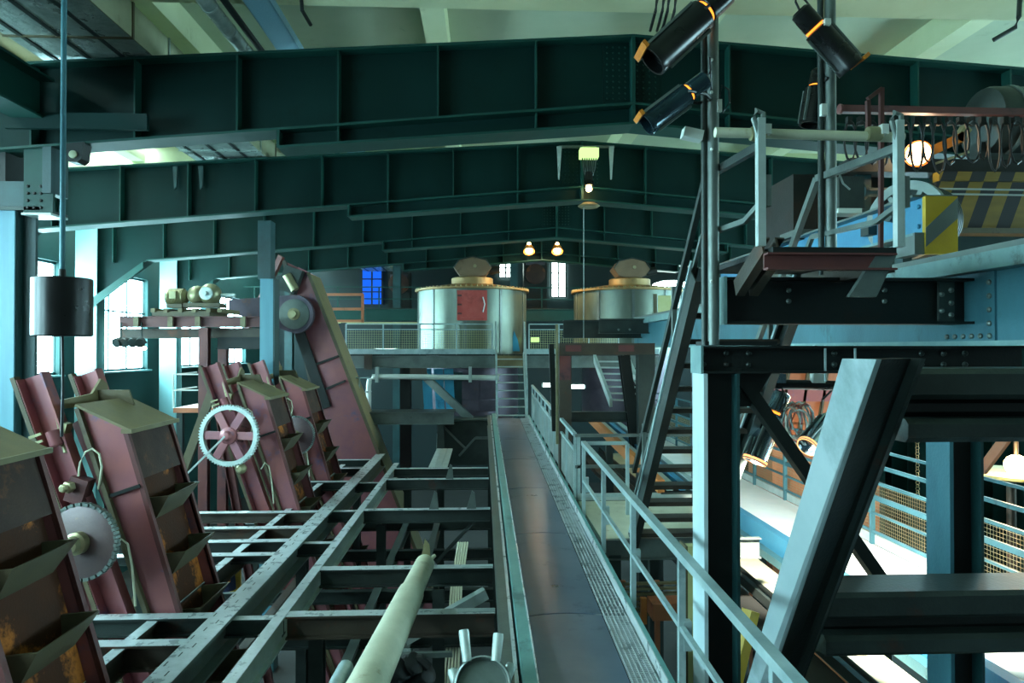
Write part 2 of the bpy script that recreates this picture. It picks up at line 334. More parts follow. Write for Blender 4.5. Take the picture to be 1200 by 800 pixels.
# ================================================================== ROOF GIRDERS (portal frames)
def zt(x): return 4.55 - .065 * abs(x - XR)
def zb(x): return 3.56 - .087 * abs(x - XR)
names = ['nearest', 'second', 'third', 'farthest']
for gi, gy in enumerate(FRAMES):
    g = thing('roof_girder', 'dark teal riveted plate girder spanning the hall, %s from the camera' % names[gi], 'girder', W(XR, gy, 3.25), 'roof girders across the hall')
    xs = [XL, -9.6, XR, 13.9, XRT]
    poly = [W(XL, gy - .01, zt(XL)), W(XR, gy - .01, zt(XR)), W(XRT, gy - .01, zt(XRT)), W(XRT, gy - .01, zb(XRT) - 1.1), W(13.9, gy - .01, zb(13.9)), W(XR, gy - .01, zb(XR)), W(-9.6, gy - .01, zb(-9.6)), W(XL, gy - .01, zb(XL) - 1.1)]
    half1 = [poly[0], poly[1], poly[5], poly[6], poly[7]]; half2 = [poly[1], poly[2], poly[3], poly[4], poly[5]]
    MB().prism(half1, (0, .02, 0)).prism(half2, (0, .02, 0)).build('web', 'teal_paint', g)
    for a, b_ in ((XL, XR), (XR, XRT)):
        MB().bar(W(a, gy, zt(a)), W(b_, gy, zt(b_)), .42, .035).build('top_flange', 'teal_edge', g)
    for a, b_, da, db in ((XL, -9.6, -1.1, 0), (-9.6, XR, 0, 0), (XR, 13.9, 0, 0), (13.9, XRT, 0, -1.1)):
        MB().bar(W(a, gy, zb(a) + da), W(b_, gy, zb(b_) + db), .42, .035).build('bottom_flange', 'teal_edge', g)
    for sg in (-1, 1):                                  # reinforcement under the middle
        xe = XR + sg * 5.1
        MB().prism([W(XR, gy - .01, zb(XR)), W(xe, gy - .01, zb(xe)), W(xe, gy - .01, zb(xe) - .26), W(XR, gy - .01, zb(XR) - .29)], (0, .02, 0)).build('lower_web', 'teal_paint', g)
        MB().bar(W(XR, gy, zb(XR) - .29), W(xe, gy, zb(xe) - .26), .44, .035).build('lower_flange', 'teal_edge', g)
        MB().bx(xe - .02, xe + .02, gy - .2, gy + .2, zb(xe) - .26, zb(xe)).build('end_plate', 'teal_edge', g)
    k = -7
    for k in range(-9, 10):
        if k == 0: continue
        x = XR + k * 1.42
        if x < XL + .3 or x > XRT - .3: continue
        MB().bx(x - .012, x + .012, gy - .19, gy - .01, zb(x) + .02, zt(x) - .02).build('stiffener', 'teal_edge', g)
        if abs(k) in (1, 3) : MB().bx(x - .012, x + .012, gy - .17, gy - .01, zb(x) - .26, zb(x)).build('stiffener', 'teal_edge', g)
    MB().bx(XR - .025, XR + .025, gy - .2, gy - .01, zb(XR) - .27, zt(XR)).build('ridge_plate', 'teal_edge', g)
    MB().bx(XR - .42, XR + .42, gy - .03, gy - .01, zb(XR) + .05, zt(XR) - .08).build('splice_plate', 'teal_paint', g)
    rv = MB()
    for sx in (-.36, -.27, -.18, -.09, .09, .18, .27, .36):
        for j in range(10): rv.lathe(W(XR + sx, gy - .03, zb(XR) + .12 + j * .085), (0, -1, 0), [(.016, 0), (.012, .012)], 6)
    rv.build('rivets', 'teal_edge', g, kind='stuff')
    for cx in (XL, XRT):
        MB().ib(W(cx, gy, -ZC), W(cx, gy, zt(cx) - .02), .45, .6, .03, .02, up=YV).build('column', 'lit_column_face' if cx == XL else 'teal_paint', g)  # left columns toned pale for the daylight on them
        MB().prism([W(cx, gy - .25, 1.0), W(cx + (1 if cx == XL else -1) * 1.6, gy - .25, zb(cx) - .1), W(cx + (1 if cx == XL else -1) * 1.6, gy - .25, zb(cx) + .1), W(cx, gy - .25, 1.3)], (0, .05, 0)).build('knee_brace', 'teal_edge', g)

# ================================================================== CEILING SERVICES
d = thing('air_duct', 'large foil-wrapped rectangular air duct under the roof at upper left', 'duct', W(-5.5, 8, 4.14))
MB().bx(-6.3, -4.68, 3.2, 37, 4.14, 4.17).build('foil_underside', 'foil', d)
MB().bx(-4.7, -4.66, 3.2, 37, 4.14, 4.6).build('side_panel', 'duct_side', d)
MB().bx(-6.32, -6.28, 3.2, 37, 4.14, 4.6).build('side_panel', 'duct_side', d)
MB().bx(-6.3, -4.68, 3.2, 37, 4.57, 4.6).build('top_panel', 'duct_side', d)
for y in [4.0 + 1.05 * i for i in range(20)]:
    MB().bx(-6.34, -4.64, y, y + .04, 4.12, 4.61).build('seam_band', 'olive_edge' if int(y) % 2 else 'foil', d)
for x in (-6.1, -5.6, -5.1): MB().bx(x - .03, x + .03, 3.2, 37, 4.125, 4.145).build('tape_strip', 'dark_steel', d)
pf = thing('insulated_pipe', 'thin foil-wrapped pipe running under the roof beside the duct', 'pipe', W(-3.5, 8, 4.4))
MB().tube(W(-3.52, 3.2, 4.42), W(-3.52, 37, 4.42), .1, 14).build('foil_wrap', 'foil', pf)
for i in range(24): MB().tube(W(-3.52, 4 + i * .7, 4.42), W(-3.52, 4.04 + i * .7, 4.42), .108, 14).build('band', 'pale_steel', pf)
MB().tube(W(-3.3, 3.2, 4.45), W(-3.3, 37, 4.45), .045, 10).build('dark_conduit', 'black_steel', pf)
ct = thing('cable_tray', 'perforated blue-grey cable tray under the roof', 'cable tray', W(-2.9, 8, 4.4))
MB().bx(-3.05, -2.72, 3.2, 37, 4.44, 4.46).build('tray', 'perforated', ct)
MB().bx(-3.06, -3.04, 3.2, 37, 4.44, 4.56).build('side', 'perforated', ct); MB().bx(-2.73, -2.71, 3.2, 37, 4.44, 4.56).build('side', 'perforated', ct)
co = thing('conduit', 'dark bent conduit dropping from the roof beam at top centre right', 'conduit', P(775, 20, 8.55))
for x in (764, 772, 778, 786):
    MB().path([P(x + 8, -40, 8.6), P(x + 6, 0, 8.6), P(x + 4, 14, 8.6), P(x - 2, 36, 9.5)], .02, 6).build('pipe', 'cable_black', co)
c2 = MB().path([P(1195, -2, 8.6), P(1194, 20, 8.6), P(1190, 32, 8.6), P(1164, 47, 8.7)], .03, 8).build('conduit', 'dark_steel', label='bent dark conduit hanging at the top right corner', cat='conduit')
c3 = MB().path([P(352, -20, 8.6), P(354, 12, 8.6), P(364, 29, 8.9)], .025, 8).build('conduit', 'black_steel', label='short bent black conduit hanging above the nearest girder at left', cat='conduit')
ln = thing('ceiling_cable', 'thin cable clipped along the cream roof beam at upper right', 'cable', P(1000, 20, 8.6))
MB().path([W(2.6, 8.61, 4.68), W(5, 8.61, 4.67), W(9, 8.61, 4.68)], .012, 6).build('wire', 'olive_edge', ln)
for x in (3.2, 4.2, 5.2, 6.2, 7.2): MB().bx(x - .02, x + .02, 8.59, 8.63, 4.64, 4.74).build('clip', 'duct_side', ln)

# runway beam and hanger at upper left
rb = thing('runway_beam', 'dark teal I-beam running along the hall at upper left into the nearest girder', 'beam', W(-6.2, 7, 3.0))
MB().ib(W(-6.2, 3.5, 3.45), W(-6.2, 9.8, 3.45), .62, .42, .03, .02).build('beam', 'teal_edge', rb)
MB().bx(-6.5, -4.6, 9.55, 9.62, 3.0, 3.22).build('cleat', 'teal_paint', rb)
bc = thing('bracket_lamp', 'small dark bracket with a round eye clamped under the nearest girder at left', 'bracket', P(87, 178, 9.8))
MB().prism([P(76, 168, 9.75), P(98, 166, 9.75), P(95, 186, 9.75), P(90, 190, 9.75), P(80, 189, 9.75)], (0, .2, 0)).build('body', 'black_steel', bc)
MB().lathe(P(86, 181, 9.75), (0, -1, 0), [(.055, 0), (.055, .02), (.03, .025)], 14).build('eye', 'duct_side', bc)
# interior column at left
lc = thing('steel_column', 'pale blue lit steel column at the left edge below a bolted hanger', 'column', P(18, 900, 10.1))
a = P(-10, 248, 10); b = P(23, 248, 10); c = P(42, 248, 10)
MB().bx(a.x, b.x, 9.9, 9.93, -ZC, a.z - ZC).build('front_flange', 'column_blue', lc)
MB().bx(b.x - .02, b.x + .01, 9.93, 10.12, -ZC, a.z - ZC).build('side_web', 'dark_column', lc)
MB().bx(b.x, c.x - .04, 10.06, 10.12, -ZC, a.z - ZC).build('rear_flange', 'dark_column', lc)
MB().bx(a.x - .1, c.x + .15, 9.85, 10.5, a.z - ZC, a.z - ZC + .05).build('cap_plate', 'dark_steel', lc)
MB().bx(a.x, P(12, 200, 10).x, 9.9, 10.4, a.z - ZC + .05, zb(-7) + .05).build('upper_shaft', 'black_steel', lc)
hg = thing('girder_hanger', 'dark teal bolted hanger plate dropping from the nearest girder at left', 'hanger', P(45, 250, 9.9))
p, q = P(28, 180, 9.85), P(62, 250, 9.85)
MB().bx(p.x, q.x, 9.85, 9.9, q.z - ZC, p.z - ZC + .1).build('plate', 'teal_edge', hg)
MB().bx(q.x - .12, q.x, 9.8, 10.2, q.z - ZC + .28, p.z - ZC + .1).build('flange', 'dark_column', hg)
MB().bx(p.x, q.x, 9.8, 10.2, q.z - ZC - .03, q.z - ZC).build('foot_plate', 'pale_steel', hg)
MB().bx(p.x - .35, p.x, 9.86, 9.9, q.z - ZC + .1, q.z - ZC + .45).build('side_cleat', 'dark_column', hg)
boltsY(hg, [V((p.x + .06 + .09 * i, 9.85, q.z + .08 + .1 * j)) for i in (0, 1, 2) for j in range(4) if not (i == 1 and j % 2)], .022, 'black_steel')
# black hanging drum
dr = thing('pendant_drum', 'black cylindrical pendant hanging on a long rod in front of the left windows', 'pendant', P(72, 396, 7))
a, b = P(73, 394, 7), P(73, 326, 7)
MB().lathe(a, Z, [(.255, 0), (.265, .01), (.265, (b - a).z - .01), (.255, (b - a).z)], 40).build('drum', 'black_lamp', dr)
MB().tube(b, b + Z * .09, .035, 10).build('collar', 'black_steel', dr)
MB().tube(b + Z * .05, W(b.x, 7, 5.5), .026, 10).build('rod', 'girder_blue', dr)
MB().path([a, a - Z * .5 + X * .01, a - Z * 1.0], .014, 6).build('cable', 'cable_black', dr)
# sprinkler pipe seen between the girders
MB().path([W(-8.5, 12.5, 3.95), W(-3.6, 12.5, 4.1), W(-3.6, 12.5, 4.3)], .02, 6).build('sprinkler_pipe', 'pale_steel', label='thin pale pipe between the two nearest girders at left', cat='pipe')
for x, l in ((203, 'left'), (233, 'right')):
    a = P(x, 195, 15.0); MB().prism([a, a + X * .1, a + X * .09 - Z * .45, a + X * .04 - Z * .5], (0, -.04, 0)).build('bracket_plate', 'dark_column', label='small pointed bracket plate on the second girder, %s of two' % l, cat='bracket')
# hoist lamp on second girder
hl = thing('hoist_lamp', 'pale box lamp with chains and a warm bulb at the ridge of the second girder', 'lamp', P(690, 235, 14.7))
a = P(690, 180, 14.7)
MB().box(a, (.4, .25, .2)).build('housing', 'sign_glow', hl)
MB().box(a + Z * .1, (.3, .2, .06)).build('top_rim', 'pale_yellow', hl)
for i in range(7):
    MB().path([a + V((-.14 + .05 * i, 0, -.1)), a + V((-.12 + .04 * i, -.03, -.35)), a + V((-.03 + .01 * i, 0, -.62))], .014, 5).build('chain', 'dark_steel', hl)
MB().tube(a - Z * .4, a - Z * .7, .07, 10, .12).build('shade', 'black_lamp', hl)
MB().ball(a - Z * .76, .07, 10).build('bulb', 'lamp_warm', hl)
MB().lathe(P(690, 243, 14.8), Z, [(.2, 0), (.24, .03), (.15, .09)], 16).build('base_plate', 'tan_plate', hl)
MB().tube(P(684, 243, 14.7), P(684, 400, 14.7), .008, 5).build('pull_cord', 'cable_grey', hl)
for x, l in ((655, 'left'), (716, 'right')):
    a = P(x, 172, 14.8); MB().prism([a - X * .05, a + X * .06, a + X * .01 - Z * .72, a - X * .02 - Z * .72], (0, -.04, 0)).build('tapered_bracket', 'pale_steel', label='slim tapered bracket hanging %s of the ridge lamp' % l, cat='bracket')
MB().bar(P(655, 172, 14.8), P(720, 172, 14.8), .05, .05).build('bracket_rail', 'grey_steel', label='short rail joining the slim brackets at the ridge', cat='rail')
for x, l in ((620, 'left'), (653, 'right')):
    a = P(x, 293, 24.2); t = thing('flood_lamp', 'warm glowing flood lamp under the far girders, %s of the pair' % l, 'lamp', a, 'flood lamps above the tanks')
    MB().lathe(a, V((0, -.6, -1)), [(.06, -.3), (.16, -.1), (.2, .05), (.2, .07)], 14, cap=False).build('reflector', 'gel_orange', t)
    MB().ball(a, .13, 10).build('bulb', 'lamp_warm', t); MB().ball(a + Z * .22, .06, 8).build('bulb', 'lamp_warm', t)
    MB().tube(a + Z * .2, a + Z * .42, .03, 8).build('stem', 'black_steel', t); MB().bar(a + Z * .42, V((a.x, 25.2, ZC + zb(a.x) - .25)), .04, .04).build('arm', 'black_steel', t)
    ld = bpy.data.lights.new('flood_light', 'SPOT'); ld.energy = 380; ld.color = (1, .78, .42); ld.spot_size = 2.6; ld.spot_blend = .6; ld.shadow_soft_size = .2
    lo = bpy.data.objects.new('flood_light', ld); COL.objects.link(lo); lo.parent = t; lo.location = V((0, -.3, -.25)); lo.rotation_euler = (math.radians(18), math.radians(-20 if l == 'left' else 25), 0)

# ================================================================== RAMP / WALKWAY
def zr(y): return -2.61 + .029 * (y - 5.33)
rp = thing('plated_walkway', 'long straight walkway of dark bare steel plates with side grating and railings', 'walkway', W(.8, 10, -2.9))
J = [1.4, 3.98, 6.58, 9.18, 11.78, 14.38, 16.98, 19.58, 21.05]
for i in range(len(J) - 1):
    a, b = J[i] + .012, J[i + 1] - .012; m = MB(); n = 7
    vs = []; fs = []
    for k in range(n):
        x = .455 + .70 * k / (n - 1); cr = .022 * math.sin(math.pi * k / (n - 1))
        vs += [W(x, a, zr(a) + cr), W(x, b, zr(b) + cr), W(x, a, zr(a) - .012), W(x, b, zr(b) - .012)]
    for k in range(n - 1):
        q = 4 * k; fs += [(q, q + 4, q + 5, q + 1), (q + 2, q + 3, q + 7, q + 6), (q, q + 2, q + 6, q + 4), (q + 1, q + 5, q + 7, q + 3)]
    fs += [(0, 1, 3, 2), (4 * n - 4, 4 * n - 2, 4 * n - 1, 4 * n - 3)]
    m.add(vs, fs).build('floor_plate', 'plate_steel', rp)
    MB().bar(W(.455, b + .012, zr(b) - .02), W(1.155, b + .012, zr(b) - .004), .02, .012).build('joint_strip', 'bright_lit_steel', rp)
def ybeam(x, z, h, w, y0, y1, name, m, par, kind='I', dz=0):
    f = MB(); p, q = W(x, y0, zr(y0) + z), W(x, y1, zr(y1) + z)
    (f.ib(p, q, h, w) if kind == 'I' else f.ch(p, q, h, w) if kind == 'C' else f.bar(p, q, w, h)); return f.build(name, m, par)
ybeam(.20, -.06, .34, .09, 1.4, 21, 'outer_stringer', 'grey_steel', rp, 'I')
ybeam(.262, .10, .02, .03, 1.4, 21, 'edge_strip', 'bright_lit_steel', rp, 'R')
ybeam(.262, .0, .2, .012, 1.4, 21, 'side_sheet', 'bright_lit_steel', rp, 'R')
ybeam(.355, .06, .2, .11, 1.4, 21, 'inner_stringer', 'teal_rail', rp, 'R')
ybeam(.415, .165, .012, .012, 1.4, 21, 'edge_bead', 'bright_lit_steel', rp, 'R')
ybeam(1.43, .03, .16, .04, 1.4, 21, 'kerb', 'teal_rail', rp, 'R')
ybeam(1.406, .06, .1, .012, 1.4, 21, 'kerb_strip', 'bright_lit_steel', rp, 'R')
ybeam(1.47, -.14, .26, .09, 1.4, 21, 'outer_stringer', 'dark_steel', rp, 'I')
gr = MB()
for k in range(6): x = 1.175 + .04 * k; gr.bar(W(x, 1.4, zr(1.4)), W(x, 21, zr(21)), .007, .03)
yy = 1.5
while yy < 21:
    st = .03 if (int(yy / 1.3) % 3 == 1) else .075
    gr.bar(W(1.165, yy, zr(yy)), W(1.395, yy, zr(yy)), .008, .024); yy += st
gr.build('grating', 'bright_lit_steel', rp, kind='stuff', label='narrow galvanised grating strip')
MB().bar(W(1.28, 1.4, zr(1.4) - .09), W(1.28, 21, zr(21) - .09), .3, .01).build('drip_tray', 'black_steel', rp)
for y in (3, 6, 9, 12, 15, 18, 20.6): MB().ch(W(.2, y, zr(y) - .22), W(1.5, y, zr(y) - .22), .16, .08).build('crossbearer', 'dark_steel', rp)
for y in (8.2, 13.2, 18.2):
    for x in (.3, 1.4): MB().ib(W(x, y, -ZC), W(x, y, zr(y) - .3), .2, .18, up=YV).build('leg', 'dark_steel', rp)
# near railing
NP = [3.45, 5.1, 6.75, 8.4, 10.05]
posts(rp, [W(1.50, y, zr(y)) for y in NP], 1.05)
MB().bar(W(1.5, 1.8, zr(1.8) + 1.07), W(1.5, 10.08, zr(10.08) + 1.07), .07, .06).build('handrail', 'galvanised', rp)
MB().bar(W(1.5, 1.8, zr(1.8) + .52), W(1.5, 10.08, zr(10.08) + .52), .04, .035).build('mid_rail', 'galvanised', rp)
posts(rp, [W(1.54, y, zr(y) + .35) for y in NP], .22, t=.06, name='post_sleeve')
# far railing with mesh
FP = [11.0 + 1.05 * i for i in range(10)]
posts(rp, [W(1.5, y, zr(y)) for y in FP], 1.04, t=.045)
MB().bar(W(1.5, 11, zr(11) + 1.05), W(1.5, 20.5, zr(20.5) + 1.05), .06, .05).build('handrail', 'galvanised', rp)
MB().bar(W(1.5, 11, zr(11) + .8), W(1.5, 20.5, zr(20.5) + .8), .04, .04).build('mid_rail', 'galvanised', rp)
wiremesh(MB(), W(1.5, 11, zr(11)), W(1.5, 20.5, zr(20.5)), .1, .8, .045, .005).build('mesh_panel', 'pale_steel', rp, kind='stuff')
# ------------------------------------------------ short stair to the platform
st = thing('platform_stair', 'short steep open stair at the end of the plated walkway', 'stairs', W(.8, 21.5, -2.2))
z0, z1 = zr(21), -.18
for i in range(8):
    f = (i + .35) / 8; y = 21.1 + 1.35 * f; z = z0 + (z1 - z0) * f
    MB().bx(.5, 1.33, y, y + .2, z - .03, z).build('tread', 'pale_steel', st)
for x in (.47, 1.36): MB().bar(W(x, 21.05, z0 - .05), W(x, 22.5, z1), .04, .2).build('stringer', 'galvanised', st)
for x in (.44, 1.39):
    posts(st, [W(x, 21.1, z0), W(x, 22.45, z1)], 1.05, t=.05)
    MB().bar(W(x, 21.1, z0 + 1.05), W(x, 22.45, z1 + 1.05), .05, .05).build('handrail', 'galvanised', st)
    MB().bar(W(x, 21.1, z0 + .55), W(x, 22.45, z1 + .55), .035, .035).build('mid_rail', 'galvanised', st)

# ================================================================== PLATFORM WITH THE TANKS
PY = 22.6
pl = thing('tank_platform', 'steel platform with mesh railing in front of the two tanks', 'platform', W(0, PY, -.6))
xa, xb = P(405, 420, PY).x, P(772, 420, PY).x
MB().bx(xa, xb, PY, 31, -.24, -.19).build('deck', 'dark_steel', pl)
MB().ib(W(xa, PY + .05, -.45), W(.42, PY + .05, -.45), .4, .2, .025).build('edge_beam', 'grey_steel', pl)
MB().ib(W(1.4, PY + .05, -.45), W(xb, PY + .05, -.45), .4, .2, .025).build('edge_beam', 'grey_steel', pl)
MB().bx(.42, 1.4, PY, PY + .1, -.65, -.2).build('stair_head', 'tan_plate', pl)
MB().bx(xa, .42, PY - .06, PY - .03, -.19, -.02).build('toe_board', 'galvanised', pl)
MB().bx(1.4, xb, PY - .06, PY - .03, -.19, -.02).build('toe_board', 'galvanised', pl)
x = P(432, 425, PY).x; MB().bx(x - .13, x + .13, PY - .12, PY - .05, -.7, -.2).build('splice_plate', 'brown_steel', pl)
lp = [P(t, 420, PY).x for t in (405.5, 449, 492, 535, 577)]; rpst = [P(t, 420, PY).x for t in (620, 655, 690, 725)]
for ps in (lp, rpst):
    posts(pl, [W(x, PY, -.2) for x in ps], 1.0, t=.045)
    MB().bar(W(ps[0], PY, .8), W(ps[-1], PY, .8), .04, .04).build('handrail', 'galvanised', pl)
    MB().bar(W(ps[0], PY, .62), W(ps[-1], PY, .62), .03, .03).build('mid_rail', 'galvanised', pl)
    wiremesh(MB(), W(ps[0], PY, 0), W(ps[-1], PY, 0), -.15, .62, .075, .007).build('mesh_panel', 'pale_yellow', pl, kind='stuff')
for px in (475, 752):
    x = P(px, 430, PY + .1).x; MB().ib(W(x, PY + .25, -ZC), W(x, PY + .25, -.65), .3, .36, .03, up=YV).build('column', 'black_steel', pl)
MB().bar(P(497, 440, PY), P(580, 518, PY - 1), .1, .25).build('diagonal_brace', 'grey_steel', pl)
x = P(488, 440, PY).x; MB().bx(x - .2, x + .35, PY - .1, PY - .06, -1.05, -.65).build('gusset', 'brown_steel', pl)

def tank(px, cy, R, lab, hatch):
    c = P(px, 408, cy); cx = c.x
    t = thing('mixing_tank', lab, 'tank', W(cx, cy, -1.2), 'large round tanks')
    MB().lathe(W(cx, cy, -.2), Z, [(R, 0), (R, 2.2), (R - .02, 2.22)], 64).build('shell', 'tank_steel', t)
    MB().lathe(W(cx, cy, 2.0), Z, [(R + .08, 0), (R + .1, .02), (R + .1, .07), (R + .02, .09), (.9, .28), (.75, .28)], 64).build('lid', 'tank_top', t)
    for k in range(15):
        g = math.radians(180 + 12 * k); x, y = cx + math.cos(g) * R, cy + math.sin(g) * R
        if k % 3 == 1: MB().box((x, y, ZC + .9), (.09, .05, 2.2), Matrix.Rotation(g - math.pi / 2, 3, 'Z')).build('rib', 'grey_steel', t)
    rm = MB()
    for k in range(72):
        g = math.radians(5 * k); rm.lathe(W(cx + math.cos(g) * (R + .06), cy + math.sin(g) * (R + .06), 2.07), Z, [(.035, 0), (.03, .05)], 6)
    rm.build('rim_bolts', 'brass', t, kind='stuff')
    MB().lathe(W(cx, cy - .4, 2.18), Z, [(.74, 0), (.74, .28), (.7, .31)], 36).build('collar', 'tank_top', t)
    b = MB(); o = W(cx + .02, cy - .4, 2.84)
    poly = [o + V((.66 * math.cos(g), -.35, .36 * math.sin(g))) for g in [math.radians(45 * k) for k in range(8)]]
    h = b.prism(poly, (0, .8, 0)).build('mixer_housing', 'mixer_brown', t)
    MB().lathe(o + V((.08, -.36, .05)), (0, -1, 0), [(.06, 0), (.06, .05)], 10).build('shaft_end', 'brass', h)
    MB().path([o + V((-.66, -.38, 0)), o + V((-.47, -.38, .27)), o + V((0, -.38, .38)), o + V((.47, -.38, .27)), o + V((.66, -.38, 0))], .025, 6).build('housing_seam', 'dark_steel', h)
    MB().tube(o + V((.6, 0, -.1)), o + V((.95, 0, -.02)), .14, 10).build('drive_motor', 'black_steel', t)
    if hatch == 'red':
        g = math.radians(262); hx_, hy_ = cx + .02, cy - R - .03
        hf = MB(); w2, hh = .42, .48
        for k in range(7):
            pass
        MB().bx(hx_ - .5, hx_ + .5, hy_ - .05, hy_ + .25, .93, 1.93).build('hatch_frame', 'red_hatch', t)
        hd = MB().bx(hx_ - .38, hx_ + .4, hy_ - .1, hy_ - .05, 1.03, 1.86).build('hatch_door', 'red_hatch', t)
        for z in (1.15, 1.45, 1.75): MB().bx(hx_ - .48, hx_ - .34, hy_ - .14, hy_ - .08, z - .03, z + .03).build('hinge', 'red_brown', hd)
        MB().path([V((hx_ + .36, hy_ - .12, ZC + 1.2)), V((hx_ + .42, hy_ - .14, ZC + 1.45)), V((hx_ + .36, hy_ - .12, ZC + 1.7))], .02, 6).build('handle', 'pale_steel', hd)
    else:
        MB().bx(cx + .55, cx + 1.35, cy - R + .12, cy - R + .3, 1.1, 1.8).build('hatch_door', 'pale_yellow', t)
        MB().bx(cx + .5, cx + .62, cy - R + .05, cy - R + .2, 1.1, 1.85).build('hatch_hinge', 'olive_edge', t)
    if hatch == 'red':
        x = cx + 1.45; y = cy - math.sqrt(R * R - 1.45 ** 2)
        MB().prism([V((x - .14, y - .05, ZC - .1)), V((x + .2, y - .05, ZC - .1)), V((x + .12, y - .05, ZC + .3)), V((x, y - .05, ZC + .6))], (0, .3, 0)).build('gusset', 'blue_paint', t)
    # lower body
    MB().lathe(W(cx, cy, -.2), Z * -1, [(R * .85, 0), (R * .85, 2.1), (R * .6, 2.6)], 40).build('lower_body', 'purple_plate', t)
    return t, cx
T1, tx = tank(553.5, 24.72, 1.95, 'large round steel tank with a red hatch on its front', 'red')
T2, tx2 = tank(735, 24.85, 1.95, 'large round steel tank right of centre with a pale lit hatch', 'pale')
lw = thing('ribbed_panel', 'bright blue ribbed panel hanging under the platform left of the stair', 'panel', P(508, 482, 23.6))
for i, x in enumerate((494, 508, 520)):
    MB().prism([P(x, 432, 22.9), P(x + 11, 432, 22.9), P(x + 13, 481, 22.9), P(x + 3, 481, 22.9)], (0, .12, 0)).build('rib_panel', 'blue_paint', lw)
MB().prism([P(530, 436, 23.0), P(542, 436, 23.0), P(546, 478, 23.0), P(528, 478, 23.0)], (0, .1, 0)).build('dark_strip', 'dark_column', lw)
mp = thing('metal_sheeting', 'patched purple-brown metal sheeting under the tank platform', 'sheeting', P(560, 482, 23.6))
for (x0, x1, y0, y1) in ((541, 562, 446, 468), (562, 582, 446, 468), (541, 562, 468, 482), (562, 582, 468, 482)):
    a, b = P(x0, y1, 22.95), P(x1, y0, 22.95); MB().box(((a.x + b.x) / 2, 22.95, (a.z + b.z) / 2), (b.x - a.x - .02, .05, b.z - a.z - .02)).build('sheet', 'purple_plate', mp)
wp = thing('white_pipe', 'white pipe with an elbow running under the platform edge', 'pipe', P(432, 530, 22.2))
MB().path([P(432, 545, 22.3), P(432, 452, 22.3), P(433, 445, 22.3), P(437, 441.5, 22.3), P(445, 441, 22.3), P(585, 442.5, 22.3)], .085, 12).build('pipe_run', 'white_plastic', wp)
for x in (442, 551): MB().bx(P(x, 440, 22.3).x - .05, P(x, 440, 22.3).x + .05, 22.18, 22.4, -1.1, -.6).build('clamp', 'pale_steel', wp)

# ================================================================== LEFT: STEEL FLOOR FRAMEWORK
ZG = -3.0
fw = thing('steel_framework', 'open framework of rusty steel floor beams between the bucket elevators and the walkway', 'framework', W(-2.5, 11, -ZC))
def gb(p, q, h, w, m='dark_steel', name='beam', tf=.022):
    p, q = V(p), V(q); o_ = MB().ib(p - Z * h / 2, q - Z * h / 2, h, w, tf, .014).build(name, m, fw)
    if name != 'lower_beam': MB().bar(p + Z * .003, q + Z * .003, w * .98, .006).build('lit_top', 'bright_lit_steel', o_)  # pale plate paints overhead light onto the beam top
    return o_
b1 = gb(W(-2.92, 4.6, ZG), W(-2.88, 19.6, ZG), .36, .26, 'grey_steel', 'long_beam', .03)
b2 = gb(W(-2.27, 4.6, ZG), W(-2.24, 18.0, ZG), .30, .13, 'pale_steel', 'long_beam')
holes = MB()
for i in range(70): yy = 4.8 + i * .2; holes.bar(W(-2.95 + .05 * ((i * 7) % 3 - 1), yy, ZG + .004), W(-2.95 + .05 * ((i * 7) % 3 - 1), yy + .1, ZG + .004), .014, .004)
holes.build('slot_marks', 'black_steel', fw, kind='stuff')
gb(W(-3.66, 6.2, ZG - .03), W(-3.62, 18, ZG - .03), .26, .12, 'brown_steel', 'long_beam')
gb(W(-4.35, 5.4, ZG - .16), W(-4.35, 7.1, ZG - .16), .26, .12, 'brown_steel', 'long_beam')
for y, h, m in ((7.15, .26, 'brown_steel'), (7.85, .2, 'dark_steel'), (10.15, .12, 'dark_steel'), (10.85, .22, 'dark_steel'), (11.65, .2, 'brown_steel'), (12.75, .18, 'brown_steel'), (15.6, .2, 'dark_steel'), (17.3, .2, 'dark_steel'), (18.6, .2, 'dark_steel')):
    gb(W(-6.0 if y < 13 else -5.0, y, ZG - .005), W(-2.98, y, ZG - .005), h, .16, m, 'crossbeam')
for y, h, m in ((7.85, .26, 'brown_steel'), (9.45, .24, 'dark_steel'), (12.85, .24, 'dark_steel'), (15.8, .24, 'dark_steel'), (17.2, .2, 'dark_steel')):
    gb(W(-2.2, y, ZG - .005), W(.14, y, ZG - .005), h, .16, m, 'crossbeam')
    MB().bx(-.28, .15, y - .05, y + .05, ZG - .02, ZG + .01).build('end_cleat', 'galvanised', fw)
for y, xs in ((15.75, (-.75,)), (12.8, (-.9, -.2)), (9.4, (-.78,))):
    for x in xs: MB().prism([W(x - .09, y, ZG), W(x + .09, y, ZG), W(x + .06, y, ZG + .3), W(x + .01, y, ZG + .34)], (0, .04, 0)).build('lug', 'grey_steel', fw)
for a, b in (((-2.9, 13), (-2.25, 13)), ((-2.9, 10.9), (-2.25, 10.9)), ((-2.9, 15.7), (-2.25, 15.7)), ((-2.9, 7.9), (-2.25, 7.9))):
    gb(W(a[0], a[1], ZG - .06), W(b[0], b[1], ZG - .06), .2, .12, 'dark_steel', 'crossbeam')
